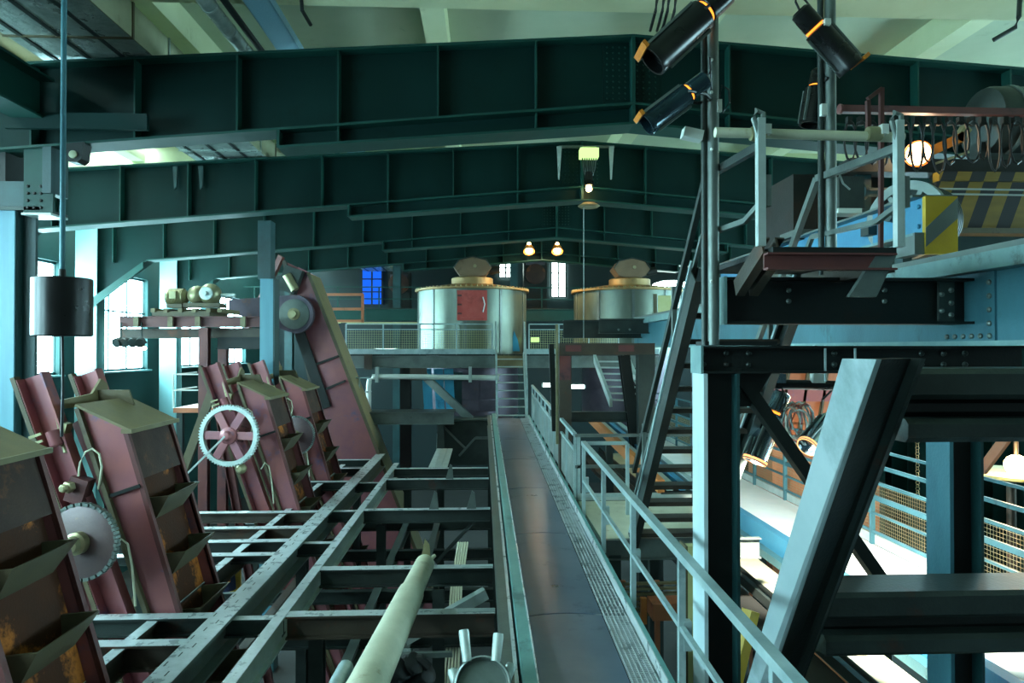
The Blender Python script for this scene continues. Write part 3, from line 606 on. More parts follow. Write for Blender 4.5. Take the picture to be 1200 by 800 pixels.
# lower tier
ZL = -4.25
for x in (-1.85, -1.1, -3.4): gb(W(x, 6, ZL), W(x, 18, ZL), .26, .14, 'grey_steel' if x != -3.4 else 'brown_steel', 'lower_beam')
for y in (6.6, 8.7, 10.4, 12.2, 14.6, 17): gb(W(-6.0, y, ZL - .02), W(.2, y, ZL - .02), .22, .14, 'dark_steel', 'lower_beam')
for y in (7.3, 9.6, 13.6): gb(W(-6.0, y, ZL - 1.3), W(.2, y, ZL - 1.3), .24, .14, 'grey_steel', 'lower_beam')
for x, y in ((-1.9, 8.0), (-1.9, 13.0), (-2.9, 16.0), (-2.9, 11.2), (-.6, 9.5), (-1.9, 17.5), (-5.4, 11.2), (-5.4, 7.9)):
    MB().ib(W(x, y, -ZC), W(x, y, ZG - .3), .18, .16, up=YV).build('post', 'dark_steel', fw)
MB().bar(W(-1.0, 8.9, ZG - .75), W(.05, 9.2, ZG - .28), .12, .14).build('brace', 'pale_steel', fw)
MB().bar(W(-.9, 13.5, ZG - 1.2), W(-.1, 12.9, ZG - .2), .05, .06).build('brace', 'dark_steel', fw)
for i in range(3): MB().bx(-1.35 + .16 * i, -1.2 + .16 * i, 17.3, 20.5, ZG - .03, ZG + .01).build('plank', 'pale_steel', fw)
cb = thing('cable_bundle', 'bundle of thin pale pipes rising below the crossbeams beside the walkway', 'pipes', W(-.6, 11, -5))
for i in range(5): MB().path([W(-.55 + .05 * i, 9.8, -5.0), W(-.5 + .04 * i, 11.2, -3.9), W(-.42 + .04 * i, 12.2, -3.45)], .018, 6).build('pipe', 'pale_pipe', cb)
cc = thing('cable_bundle', 'tangle of drooping grey cables below the walkway at bottom centre', 'cables', W(-.4, 7.5, -4.4))
for i in range(8): MB().path([W(-.95 + .02 * i, 7.7, -3.35), W(-.8 + .03 * i, 7.6, -3.75 - .04 * i), W(-.5 + .02 * i, 7.5, -3.85 - .03 * i), W(-.35 + .02 * i, 7.5, -4.6)], .012, 5).build('cable', 'cable_grey', cc)
MB().box(W(-.2, 9.4, -4.72), (1.4, .05, .26)).build('lit_panel', 'pale_yellow', label='pale yellow panel glimpsed below the crossbeams at bottom centre', cat='panel')
ins = thing('insulator_cluster', 'cluster of black ribbed insulators at the bottom edge left of the valve hub', 'insulators', W(-.75, 7, -4.6))
for k, (x, y) in enumerate(((465, 785), (480, 778), (494, 790), (488, 806), (468, 806))):
    c = P(x, y, 7.0 + .05 * k); pr = []
    for j in range(6): pr += [(.07, j * .05), (.11, j * .05 + .02), (.07, j * .05 + .04)]
    MB().lathe(c - V((.12, 0, .1)), V((.6, -.3, .5)), pr, 16).build('insulator', 'rubber', ins)
MB().path([P(455, 800, 7), P(458, 783, 7), P(475, 772, 7), P(492, 772, 7), P(502, 782, 7)], .05, 8).build('hose', 'rubber', ins)
MB().bar(P(455, 768, 7.1), P(530, 766, 7.1), .05, .05).build('mount_bar', 'grey_steel', ins)
# pale diagonal pipe in front
pp = thing('pale_pipe', 'thick pale weathered pipe lying lengthwise in the foreground', 'pipe', W(-.8, 6, -3))
a, b = P(432, 800, 5.2), P(498, 660, 9.2); d_ = (a - b).normalized()
MB().lathe(b, d_, [(.12, 0), (.13, .05), (.13, 1.35), (.15, 1.55), (.15, 5.4)], 28).build('pipe_body', 'pale_pipe', pp)
MB().prism([b + V((-.08, .1, -.05)), b + V((.08, .1, -.05)), b + V((.05, .1, .22)), b + V((-.01, .1, .3))], (0, .03, 0)).build('end_lug', 'brass', pp)
MB().tube(b + V((.07, -.05, .06)), b + V((.13, .02, .1)), .025, 8).build('end_knob', 'pale_pipe', pp)
for x0, y0, x1, y1, l in ((405, 790, 385, 830, 'short pale pipe end at the bottom edge left of the thick pipe'),):
    MB().lathe(P(x0, y0 - 8, 6.2), (P(x1, y1, 5.5) - P(x0, y0, 6.2)), [(.07, 0), (.07, 1.2)], 14).build('pipe_end', 'galvanised', label=l, cat='pipe')
# valve hub at bottom
vh = thing('valve_hub', 'round cast metal hub with stub handles at the bottom edge beside the walkway', 'hub', P(563, 800, 5.0))
c = P(565, 806, 5.0); ax = V((0, -.75, .66))
MB().lathe(c, ax, [(.2, -.1), (.215, 0), (.215, .05), (.185, .07), (.18, .03), (.05, .03), (.045, .06)], 36).build('drum', 'grey_steel', vh)
MB().lathe(c, ax, [(.187, .055), (.2, .085), (.187, .1)], 36, cap=False).build('rim', 'pale_steel', vh)
for dx, dz, L in ((-.11, .17, .2), (.1, .17, .17), (.18, .03, .1), (-.18, -.02, .12)):
    o = c + V((dx, .05, dz)); dv = V((dx * .35, .15, .25 if dz > .1 else .12)).normalized()
    MB().lathe(o, dv, [(.035, 0), (.04, L), (.036, L + .02), (.02, L + .02), (.02, L - .03)], 16).build('stub', 'pale_steel', vh)

# ================================================================== BUCKET ELEVATORS
def ext(p, q, z):
    t = (ZC + z - p.z) / (q.z - p.z); return p.lerp(q, t)
def elevator(dy, lab, gear, extra=True, leg=True):
    def E(px, py, k=0): return P(px, py, 8) + V((0, dy + k, 0))
    base = E(200, 706); t = thing('bucket_elevator', lab, 'bucket elevator', V((base.x, base.y, 0)), 'leaning bucket elevators')
    D = 1.08; zb_ = -ZC + .05
    l0, l1, r0, r1 = E(95, 478), E(172, 706), E(147, 502), E(207, 706)
    lb, rb_ = ext(l0, l1, zb_), ext(r0, r1, zb_)
    MB().prism([l0, r0, rb_, lb], (0, .03, 0)).build('side_plate', 'mauve_paint', t)
    MB().prism([v + V((0, D - .03, 0)) for v in (l0, r0, rb_, lb)], (0, .03, 0)).build('side_plate', 'mauve_paint', t)
    off = V((-.28, 0, .0))
    MB().prism([v + V((0, .032, 0)) for v in (r0 + off * .3, rb_ + off, rb_ + off + V((-.03, 0, 0)), r0 + off * .3 + V((-.03, 0, 0)))], (0, D - .064, 0)).build('back_plate', 'rust_plate', t)
    # edge rims of the front opening
    for k in (0, D): MB().bar(r0 + V((.0, k, 0)), rb_ + V((.0, k, 0)), .05, .06, up=YV).build('front_rim', 'red_brown', t)
    MB().bar(l0 + V((-.02, -.02, 0)), lb + V((-.02, -.02, 0)), .05, .08, up=YV).build('edge_angle', 'olive_edge', t)
    # roof and upper cover
    u = (r0 - l0).normalized(); nrm = V((-u.z, 0, u.x))
    MB().prism([l0 - u * .05 + nrm * .03, r0 + u * .08 + nrm * .03, r0 + u * .08, l0 - u * .05], (0, D + .1, 0)).build('roof', 'tan_plate', t).location.y -= .05
    c0 = E(150, 506); c1 = ext(r0, r1, -1.5)
    MB().prism([r0 + V((.0, .04, -.04)), c1 + V((0, .04, 0)), c1 + V((-.04, .04, 0)), r0 + V((-.04, .04, -.04))], (0, D - .08, 0)).build('front_cover', 'dark_plum', t)
    MB().bx(r0.x - .02, r0.x + .1, r0.y - .06, r0.y + D + .08, r0.z - ZC - .05, r0.z - ZC).build('roof_lip', 'tan_plate', t)
    # buckets
    for zz in (-1.75, -2.4, -3.05, -3.9, -4.8):
        o = ext(r0, r1, zz); w0 = .2
        y0, y1 = o.y + .1, o.y + D - .1
        pts = [V((o.x - .26, y0 + .08, ZC + zz - .24)), V((o.x + .02, y0 + .08, ZC + zz - .24)), V((o.x + .02, y1 - .08, ZC + zz - .24)), V((o.x - .26, y1 - .08, ZC + zz - .24)),
               V((o.x - .26, y0, ZC + zz)), V((o.x + .2, y0, ZC + zz + .04)), V((o.x + .2, y1, ZC + zz + .04)), V((o.x - .26, y1, ZC + zz))]
        ins_ = [p + (sum(pts[4:8], V((0, 0, 0))) / 4 - p) * .07 for p in pts]; ins_ = [V((p.x, p.y, p.z + (.02 if i < 4 else 0))) for i, p in enumerate(ins_)]
        for i in range(4, 8): ins_[i].z = pts[i].z
        m = MB(); m.add(pts + ins_, [(0, 3, 2, 1), (0, 1, 5, 4), (1, 2, 6, 5), (2, 3, 7, 6), (3, 0, 4, 7), (8, 9, 10, 11), (8, 12, 13, 9), (9, 13, 14, 10), (10, 14, 15, 11), (11, 15, 12, 8),
               (4, 5, 13, 12), (5, 6, 14, 13), (6, 7, 15, 14), (7, 4, 12, 15)]); m.build('bucket', 'bucket_steel', t)
    MB().bar(E(128, 581, -.03), E(166, 568, -.03), .03, .04).build('batten', 'black_steel', t)
    # rear rails
    for k in (0, D):
        a, b = E(38, 440, k), E(133, 706, k); b = ext(a, b, zb_)
        MB().prof(a, b, Cprof(.3, .16, .02), up=X).build('guide_rail', 'mauve_paint', t)
        MB().bar(a + V((-.17, -.04, -.02)), b + V((-.17, -.04, 0)), .05, .1, up=YV).build('rail_edge', 'olive_edge', t)
    MB().prism([E(60, 462), E(105, 462), E(112, 482), E(66, 482)], (0, .03, 0)).build('head_plate', 'olive_edge', t).location.y += D * .8
    pa, pb = E(45, 462, .1), E(62, 484, .1)
    MB().prism([E(62, 470, .05), E(64, 480, .05), E(64, 480, D), E(62, 455, D), E(60, 448, D * .9), E(61, 466, D * .7)], (.03, 0, 0)).build('notched_plate', 'tan_plate', t)
    if not extra: return t
    MB().prism([E(66, 500), E(95, 482), ext(E(95, 482), E(172, 706), zb_), ext(E(66, 500), E(150, 706), zb_)], (0, .03, 0)).build('inner_panel', 'red_brown', t).location.y += .3
    MB().tube(E(58, 470, .1), E(78, 530, .0), .035, 10).build('guide_rod', 'brass', t)
    MB().lathe(E(66, 504, -.08), (E(72, 520) - E(66, 504)), [(.07, 0), (.07, .16), (.05, .18)], 14).build('tensioner', 'mauve_paint', t)
    MB().box(E(74, 508, .0), (.09, .12, .26), Matrix.Rotation(.25, 3, 'Y')).build('lever_block', 'brass', t)
    bl = MB().box(E(97, 572, -.06), (.2, .16, .28), Matrix.Rotation(.3, 3, 'Y')).build('bearing_block', 'red_brown', t)
    MB().lathe(E(92, 567, -.14), (-.2, -1, 0), [(.065, 0), (.065, .07), (.045, .08), (.045, .13), (.03, .14)], 6).build('shaft_bolt', 'brass', bl)
    MB().path([E(98, 556, -.1), E(100, 540, -.1), E(106, 528, -.1), E(114, 524, -.1), E(122, 530, -.1), E(125, 545, -.1), E(122, 560, -.08), E(118, 572, -.05)], .012, 6).build('wire_hoop', 'pale_pipe', t)
    for (x0, y0, x1, y1) in ((44, 511, 58, 506), (46, 519, 60, 514)): MB().bar(E(x0, y0, -.14), E(x1, y1, -.14), .03, .03).build('clamp_band', 'brass', t)
    MB().path([E(140, 640, -.1), E(147, 628, -.1), E(155, 634, -.1), E(160, 660, -.1), E(164, 706, -.1)], .012, 6).build('wire', 'pale_pipe', t)
    if leg:
        MB().ch(E(20, 486, .6), ext(E(20, 486, .6), E(-22, 600, .6), zb_), .16, .1).build('stay_leg', 'olive_edge', t)
        MB().ch(E(22, 486, .6), ext(E(22, 486, .6), E(62, 706, .6), zb_), .16, .1).build('stay_leg', 'red_brown', t)
    if gear:
        kind, gx, gy_, gY, gr_ = gear; c = P(gx, gy_, gY); ax = V((-.12, -1, .05)).normalized()
        if kind == 'disc':
            g = MB().lathe(c, ax, [(gr_ * .97, 0), (gr_ * .97, .05), (gr_ * .9, .06), (.02, .065)], 48).build('sprocket_wheel', 'sprocket', t)
            MB().lathe(c, ax, [(.12, .06), (.12, .14), (.09, .16), (.09, .24), (.06, .25)], 20).build('hub', 'brass', g)
            cn = MB(); n = 60; a = ax.orthogonal().normalized(); b = ax.cross(a)
            for k in range(n):
                th = 2 * math.pi * k / n; o = c + (a * math.cos(th) + b * math.sin(th)) * gr_ + ax * .03; tg = (-a * math.sin(th) + b * math.cos(th)); rd = (a * math.cos(th) + b * math.sin(th))
                cn.prof(o - tg * gr_ * .04, o + tg * gr_ * .04, Rprof(.05 if k % 2 else .075, .035), up=rd)
            cn.build('drive_chain', 'grey_steel', g)
        else:
            a = ax.orthogonal().normalized(); b = ax.cross(a)
            g = MB(); n = 64; prof_o = []
            vs = []; fs = []
            for k in range(n * 2):
                th = math.pi * k / n; rr = gr_ if (k % 2) else gr_ * .94
                for r_, tt in ((rr, 0), (rr, .09), (gr_ * .83, .09), (gr_ * .83, 0)): vs.append(c + (a * math.cos(th) + b * math.sin(th)) * r_ + ax * tt)
            N_ = n * 2
            for k in range(N_):
                for j in range(4): fs.append((k * 4 + j, ((k + 1) % N_) * 4 + j, ((k + 1) % N_) * 4 + (j + 1) % 4, k * 4 + (j + 1) % 4))
            rim = g.add(vs, fs).build('gear_rim', 'pale_steel', t)
            for k in range(6):
                th = math.pi / 3 * k + .25; rd = a * math.cos(th) + b * math.sin(th); tg = -a * math.sin(th) + b * math.cos(th)
                MB().prism([c + rd * gr_ * .1 + tg * gr_ * .12, c + rd * gr_ * .86 + tg * gr_ * .13, c + rd * gr_ * .86 - tg * gr_ * .13, c + rd * gr_ * .1 - tg * gr_ * .12], ax * .06).build('spoke', 'mauve_paint', rim)
            MB().lathe(c, ax, [(gr_ * .27, -.02), (gr_ * .27, .1), (gr_ * .17, .13), (gr_ * .12, .2), (gr_ * .06, .21)], 24).build('hub', 'mauve_paint', rim)
            p_ = c + V((.2, .05, -gr_ * 1.08)); MB().lathe(p_, ax, [(.09, 0), (.1, .04), (.09, .08), (.04, .12)], 14).build('pinion', 'brass', t)
            MB().bar(c + ax * .2, c + ax * .2 + V((-.75, 0, -.75)), .03, .03).build('lever_arm', 'pale_steel', t)
    return t
elevator(-2.64, 'rusty bucket elevator at the left edge nearest the camera', None, extra=False)
elevator(0, 'mauve bucket elevator with a solid chain sprocket, second from the camera', ('disc', 98, 634, 7.6, .40))
elevator(5.1, 'bucket elevator with the large six-spoked gear wheel', ('spoked', 270, 510, 12.75, .57))
elevator(7.75, 'bucket elevator with a small pale toothed disc, farthest of the row', ('disc', 347, 510, 15.4, .42), leg=False)

# ================================================================== LEFT BACKGROUND
mpf = thing('motor_platform', 'raised rusty steel platform carrying two motors near the left windows', 'platform', P(240, 470, 17))
MB().ib(P(140, 377, 17), P(312, 377, 17), .26, .2).build('frame_beam', 'red_brown', mpf)
MB().ib(P(160, 377, 18.3), P(322, 377, 18.3), .26, .2).build('frame_beam', 'red_brown', mpf)
MB().ib(P(140, 391, 17.4), P(312, 390, 17.4), .24, .2).build('lower_beam', 'brown_steel', mpf)
MB().ib(P(255, 402, 17.2), P(308, 402, 17.2), .3, .2).build('lower_beam', 'black_steel', mpf)
for x, yy in ((240, 17), (262, 18.3)): MB().ib(P(x, 384, yy), P(x, 384, yy) * 1.0 - Z * (P(x, 384, yy).z), .2, .22, up=YV).build('leg', 'red_brown', mpf)
a, b = P(178, 370, 17), P(262, 360, 17.9); MB().bx(a.x, b.x, 17, 18.2, a.z - ZC, a.z - ZC + .12).build('base_frame', 'olive_edge', mpf)
for x in (180, 195, 212, 228, 245, 258): p = P(x, 366, 17); MB().bx(p.x - .05, p.x + .05, 16.95, 18.2, p.z - ZC, p.z - ZC + .1).build('packing', 'tan_plate', mpf)
for x in (160, 200, 232, 285): p = P(x, 377, 16.9); MB().bx(p.x - .06, p.x + .06, 16.86, 16.92, p.z - ZC - .13, p.z - ZC + .13).build('stiffener', 'tan_plate', mpf)
em = thing('electric_motor', 'finned grey-green electric motor on the raised platform', 'motor', P(206, 358, 17.4))
c = P(197, 348, 17.4); pr = []
for k in range(12): pr += [(.2, .05 + k * .03), (.22, .06 + k * .03), (.22, .07 + k * .03), (.2, .08 + k * .03)]
MB().lathe(c, X, [(.12, -.02), (.2, .0)] + pr + [(.12, .48)], 24).build('finned_body', 'brass', em)
MB().tube(c + X * .48, c + X * .65, .04, 10).build('shaft', 'pale_steel', em)
MB().bx(c.x + .05, c.x + .42, 17.2, 17.6, c.z - ZC - .28, c.z - ZC - .18).build('foot', 'olive_edge', em)
MB().bx(c.x + .15, c.x + .3, 17.12, 17.22, c.z - ZC - .05, c.z - ZC + .12).build('terminal_box', 'brass', em)
gbx = thing('gearbox', 'rounded cast gearbox beside the motor on the raised platform', 'gearbox', P(242, 358, 17.4))
c = P(240, 346, 17.4)
MB().ball(c - X * .18, .24, 16).build('casing', 'brass', gbx); MB().ball(c + X * .14 + Z * .03, .27, 16).build('casing', 'brass', gbx)
MB().lathe(c + V((.14, -.25, .03)), (0, -1, 0), [(.16, 0), (.16, .05), (.06, .06), (.05, .14)], 18).build('bearing_cap', 'pale_steel', gbx)
MB().bx(c.x - .45, c.x + .45, 17.2, 17.65, c.z - ZC - .3, c.z - ZC - .2).build('foot', 'olive_edge', gbx)
MB().tube(c + X * .3, c + X * .75, .05, 10).build('shaft', 'pale_steel', gbx)
# far tall elevator with pulley guard
fe = thing('tall_elevator', 'tall mauve elevator casing with tan edge behind the pale blue post', 'elevator', P(385, 520, 19.6))
Y0 = 19.6
A = [P(334, 306, Y0), P(362, 320, Y0), P(424, 480, Y0), P(372, 480, Y0)]
A[2] = ext(A[1], A[2], -ZC + .05); A[3] = ext(A[0], A[3], -ZC + .05)
MB().prism(A, (0, .05, 0)).build('side_plate', 'mauve_paint', fe)
MB().prism([v + V((.0, .05, 0)) for v in (A[1], A[2], A[2] - X * .05, A[1] - X * .05)], (0, 1.3, 0)).build('front_plate', 'tan_plate', fe)
MB().prism([v + V((0, 1.35, 0)) for v in A], (0, .05, 0)).build('side_plate', 'mauve_paint', fe)
MB().bar(A[0] + V((0, -.05, 0)), A[3] + V((0, -.05, 0)), .1, .12, up=YV).build('edge_angle', 'brown_steel', fe)
MB().bar(A[1] + V((0, -.05, 0)), A[2] + V((0, -.05, 0)), .08, .1, up=YV).build('edge_angle', 'olive_edge', fe)
MB().bar(P(350, 385, Y0 - .1), P(382, 478, Y0 - .1), .28, .1, up=YV).build('dark_slot', 'black_steel', fe)
for (x0, y0, x1, y1) in ((361, 430, 397, 417), (376, 458, 405, 446)): MB().bar(P(x0, y0, Y0 - .1), P(x1, y1, Y0 - .1), .06, .06).build('batten', 'black_steel', fe)
MB().bar(P(330, 300, Y0), P(285, 395, Y0 + .4), .12, .16).build('stay', 'red_brown', fe)
bx_ = MB().box(P(341, 328, Y0 - .15), (.5, .3, .7), Matrix.Rotation(.35, 3, 'Y')).build('drive_box', 'dark_steel', fe)
MB().tube(P(336, 322, Y0 - .35), P(346, 340, Y0 - .35), .12, 10).build('cylinder', 'brass', bx_)
pg = thing('belt_guard', 'long rounded belt guard with a round mesh end left of the tall elevator', 'belt guard', P(345, 392, 19.2))
cA, cB = P(345, 368, 19.2), P(268, 357, 19.2); up_ = V((.14, 0, .99))
pts = []
for k in range(13):
    th = -math.pi / 2 + math.pi * k / 12; pts.append(cA + V((math.cos(th) * .52, 0, math.sin(th) * .54)))
pts += [cB + Z * .14, cB - Z * .2]
MB().prism(pts, (0, .2, 0)).build('guard_case', 'purple_plate', pg)
MB().lathe(cA + V((-.0, -.01, 0)), (0, -1, 0), [(.42, 0), (.42, .02), (.38, .03), (.02, .03)], 32).build('mesh_cover', 'grey_steel', pg)
MB().lathe(cA + V((.0, -.03, 0)), (0, -1, 0), [(.17, 0), (.17, .05), (.1, .06), (.1, .18)], 18).build('hub', 'brass', pg)
lp_ = thing('steel_post', 'pale blue square steel post in front of the tall elevator', 'post', P(315, 500, 16.2))
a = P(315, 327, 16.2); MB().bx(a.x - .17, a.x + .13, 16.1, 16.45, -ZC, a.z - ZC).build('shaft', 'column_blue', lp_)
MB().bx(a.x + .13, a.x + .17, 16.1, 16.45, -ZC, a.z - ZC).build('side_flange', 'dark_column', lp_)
b = P(309, 240, 16.2); MB().bx(b.x - .12, b.x + .18, 16.15, 16.5, a.z - ZC, zb(-5) + .05).build('upper_shaft', 'dark_column', lp_)
# small left gallery with white rails
lg = thing('side_gallery', 'small gallery with thin white handrails below the motor platform', 'gallery', P(215, 500, 17.5))
a, b = P(203, 478, 17.6), P(236, 478, 17.6)
MB().bx(a.x, b.x + 1.5, 17.6, 19, a.z - ZC - .12, a.z - ZC).build('deck', 'copper_box', lg)
posts(lg, [V((a.x + i * .7, 17.6, a.z)) for i in range(4)], .85, 'white_plastic', .04)
for z in (.45, .85): MB().bar(V((a.x, 17.6, a.z + z)), V((b.x + 1.5, 17.6, a.z + z)), .035, .035).build('handrail', 'white_plastic', lg); MB().bar(V((a.x, 17.6, a.z + z)), V((a.x, 19, a.z + z)), .035, .035).build('handrail', 'white_plastic', lg)
for x in (a.x + .1, b.x + 1.3): MB().bar(V((x, 17.8, 0)), V((x, 17.8, a.z - .12)), .14, .14, up=YV).build('leg', 'dark_steel', lg)
# middle gallery beam with handrail
mg = thing('mid_gallery', 'narrow gallery with steel edge beam and thin handrail below the tank platform at left', 'gallery', P(440, 560, 20.4))
a, b = P(392, 483, 20.6), P(532, 483, 20.6)
MB().ib(a - Z * .18, b - Z * .18, .36, .2, .025).build('edge_beam', 'grey_steel', mg)
MB().bx(a.x - 1.6, b.x, 20.6, 21.6, a.z - ZC - .05, a.z - ZC).build('deck', 'dark_steel', mg)
MB().bx(a.x - 1.6, P(424, 480, 20.5).x, 20.45, 20.55, a.z - ZC, a.z - ZC + .13).build('toe_board', 'car_blue', mg)
hp = [P(x, 480, 20.5) for x in (362, 392, 421)]
posts(mg, hp, .95, 'galvanised', .04)
for z in (.5, .95):
    MB().bar(hp[0] + Z * z, hp[2] + Z * z, .035, .035).build('handrail', 'galvanised', mg)
    MB().bar(hp[2] + Z * z, P(435, 476, 23) + Z * z, .035, .035).build('handrail', 'galvanised', mg)
for x in (a.x + .3, b.x - .4): MB().ib(V((x, 20.7, 0)), V((x, 20.7, a.z - .36)), .2, .2, up=YV).build('leg', 'dark_steel', mg)
hp_ = thing('hopper', 'dark rounded hopper below the tank platform beside the walkway end', 'hopper', P(540, 545, 21))
q = [P(512, 545, 21.2), P(514, 508, 21.2), P(517, 498, 21.2), P(524, 492, 21.2), P(576, 491, 21.2), P(576, 545, 21.2)]
MB().prism(q, (0, 1.2, 0)).build('body', 'dark_steel', hp_)
MB().path([v + V((0, -.03, 0)) for v in q[:5]], .05, 8).build('rim', 'grey_steel', hp_)
MB().bar(P(516, 496, 21.1), P(545, 525, 21.1), .06, .08, up=YV).build('cross_rib', 'grey_steel', hp_); MB().bar(P(538, 534, 21.1), P(557, 513, 21.1), .06, .08, up=YV).build('cross_rib', 'grey_steel', hp_); MB().bar(P(557, 513, 21.1), P(572, 513, 21.1), .06, .08).build('cross_rib', 'grey_steel', hp_)
for i in range(2): q = q  # hopper stands on two legs
for x in (514, 574): p = P(x, 545, 21.3); MB().bar(V((p.x, 21.4, 0)), p + V((0, .1, 0)), .12, .12, up=YV).build('leg', 'dark_steel', hp_)
# back gallery across the hall
bg = thing('back_gallery', 'teal gallery with handrails across the far end behind the tanks', 'gallery', W(0, 32, -ZC))
MB().ib(W(-11, 32, 1.55), W(15, 32, 1.55), .55, .3, .03).build('edge_beam', 'teal_edge', bg)
MB().bx(-11, 15, 32, 36, 1.83, 1.88).build('deck', 'dark_steel', bg)
for z in (2.3, 2.85): MB().bar(W(-11, 32, z), W(15, 32, z), .05, .05).build('handrail', 'teal_edge', bg)
posts(bg, [W(-10.5 + 1.9 * i, 32, 1.85) for i in range(14)], 1.0, 'teal_edge', .06)
for x in (-9, -4, 1.5, 6.5, 11.5): MB().ib(W(x, 32.3, -ZC), W(x, 32.3, 4.4), .35, .35, .03, up=YV).build('column', 'dark_column', bg)
MB().bx(-11, -2.6, 31.6, 31.66, 1.15, 1.2).build('light_strip', 'pale_yellow', bg)
for i, (x0, x1, y0, y1, yy, lab) in enumerate(((614, 641, 302, 345, 33.5, 'dark drum housing on the back gallery between the tanks'), (455, 480, 318, 352, 33.5, 'dark boxy housing on the back gallery left of the tank'))):
    a, b = P(x0, y1, yy), P(x1, y0, yy); t = thing('machine_housing', lab, 'housing', (a + b) / 2 * 1.0)
    MB().bx(a.x, b.x, yy, yy + 1, 1.9, b.z - ZC).build('body', 'black_steel', t)
    MB().lathe(V(((a.x + b.x) / 2, yy - .02, (a.z + b.z) / 2 + .1)), (0, -1, 0), [(.5, 0), (.5, .08), (.42, .1), (.1, .1)], 24).build('end_cover', 'dark_plum', t)
    MB().bx(a.x + .1, b.x - .1, yy - .05, yy, b.z - ZC - .35, b.z - ZC - .15).build('name_strip', 'purple_plate', t)
rr = thing('rust_railing', 'rust-brown box railing on the far gallery left of the tank platform', 'railing', P(392, 378, 27))
for z0_ in (345, 362, 376): MB().bar(P(380, z0_, 27), P(426, z0_, 27), .1, .1).build('rail', 'copper_box', rr)
for x in (381, 425): MB().bar(P(x, 345, 27), P(x, 378, 27), .1, .1, up=YV).build('post', 'copper_box', rr)
MB().bar(P(403, 378, 27), V((P(403, 378, 27).x, 27, 0)), .2, .2, up=YV).build('leg', 'dark_steel', rr)
ex = MB().box(P(627, 398, 24), (.3, .06, .17)).build('exit_sign', 'sign_glow', label='small glowing green sign on the railing right of the stair', cat='sign')
wk = thing('work_coat', 'dark blue coat with an orange helmet against a yellow panel below the beams', 'coat', P(267, 692, 10.6))
a, b = P(262, 694, 10.7), P(281, 655, 10.7); MB().box(((a.x + b.x) / 2, 10.75, (a.z + b.z) / 2), (b.x - a.x, .04, b.z - a.z)).build('panel', 'yellow_panel', wk)
c = P(266, 664, 10.6); MB().lathe(c - Z * .34, Z, [(.13, 0), (.12, .15), (.1, .3), (.11, .38), (.06, .44)], 16).build('coat', 'navy_cloth', wk)
MB().lathe(P(262, 682, 10.5), Z, [(.1, 0), (.1, .03), (.08, .08), (.03, .11)], 16).build('helmet', 'orange_paint', wk)

# ================================================================== RIGHT: CRANE GIRDER AND SUPPORT FRAME
SY = 5.6
gX = P(1132, 380, SY).x
cg = thing('runway_girder', 'long pale blue riveted runway girder on the right at eye level', 'girder', W(gX + .2, 9, 0))
zT = .80
MB().bx(gX, gX + .03, 3.2, 18.2, .06, .64).build('web', 'girder_blue', cg)
MB().bx(gX - .16, gX + .5, 3.2, 18.2, .02, .06).build('bottom_flange', 'rail_blue', cg)
MB().bx(gX - .14, gX + .5, 3.2, 18.2, .62, .76).build('top_flange', 'rail_blue', cg)
MB().bx(gX - .02, gX + .1, 3.2, 18.2, .76, .83).build('rail', 'grey_steel', cg)
MB().bx(gX + .47, gX + .5, 3.2, 18.2, .06, .62).build('web', 'girder_blue', cg)
MB().bx(gX - .02, gX, SY - .35, SY + .3, .06, .62).build('splice_plate', 'girder_blue', cg)
boltsX(cg, [V((gX - .02, SY - .3 + .1 * i, ZC + .1)) for i in range(6)] + [V((gX - .02, SY - .3, ZC + .2 + .11 * j)) for j in range(4)], .022, 'grey_steel')
def stub(px, y0, y1, yy, h_, nm='stub_beam', m='black_steel'):
    a, b = P(px, (y0 + y1) / 2, yy), V((gX - .01, yy, P(px, (y0 + y1) / 2, yy).z)); return MB().ib(a, b, h_, .26, .022, .016).build(nm, m, cg)
stub(846, 326, 380, SY, .38)
a = P(845, 353, SY); MB().box((a.x - .012, SY, a.z), (.025, .28, .39)).build('end_plate', 'rail_blue', cg)
for px in (924, 1036): boltsY(cg, [P(px, 340, SY - .012), P(px, 353, SY - .012)], .022, 'grey_steel')
a, b = P(1098, 330, SY - .04), P(1115, 376, SY - .04); MB().box(((a.x + b.x) / 2, SY - .06, (a.z + b.z) / 2), (.13, .03, .34)).build('angle_cleat', 'dark_steel', cg)
boltsY(cg, [P(x, y, SY - .08) for x, y in ((1103, 345), (1103, 364), (1114, 340), (1114, 355), (1114, 369))], .022, 'grey_steel')
stub(660, 375, 396, 17.4, .46, m='dark_steel'); stub(702, 373, 391, 16.6, .36, m='dark_steel')
boltsY(cg, [P(x, 386, 16.4) for x in (725, 738)], .03, 'grey_steel')
for y in (13.2, 17.8):
    MB().ib(W(gX + .22, y, -ZC), W(gX + .22, y, .02), .34, .34, .03, up=X).build('column', 'dark_steel', cg)
    MB().bx(gX - .01, gX + .03, y - .05, y + .05, .06, .62).build('stiffener', 'girder_blue', cg)
sf = thing('support_frame', 'dark bolted steel support frame with header beam, two columns and a diagonal brace', 'frame', W(3, SY, -ZC))
a, b = P(818, 421, SY), V((gX - .02, SY, P(818, 421, SY).z)); MB().ib(a, b + X * .5, .225, .26, .02, .016).build('header_beam', 'black_steel', sf)
MB().box((a.x - .01, SY, a.z), (.02, .28, .23)).build('end_plate', 'rail_blue', sf)
MB().bx(a.x + .02, a.x + .62, SY - .12, SY + .12, a.z - ZC + .115, a.z - ZC + .15).build('packing_plate', 'black_steel', sf)
boltsY(sf, [P(x, y, SY - .012) for x in (824, 851, 877, 977, 1079, 1105, 1130) for y in (414, 427)], .024, 'dark_steel')
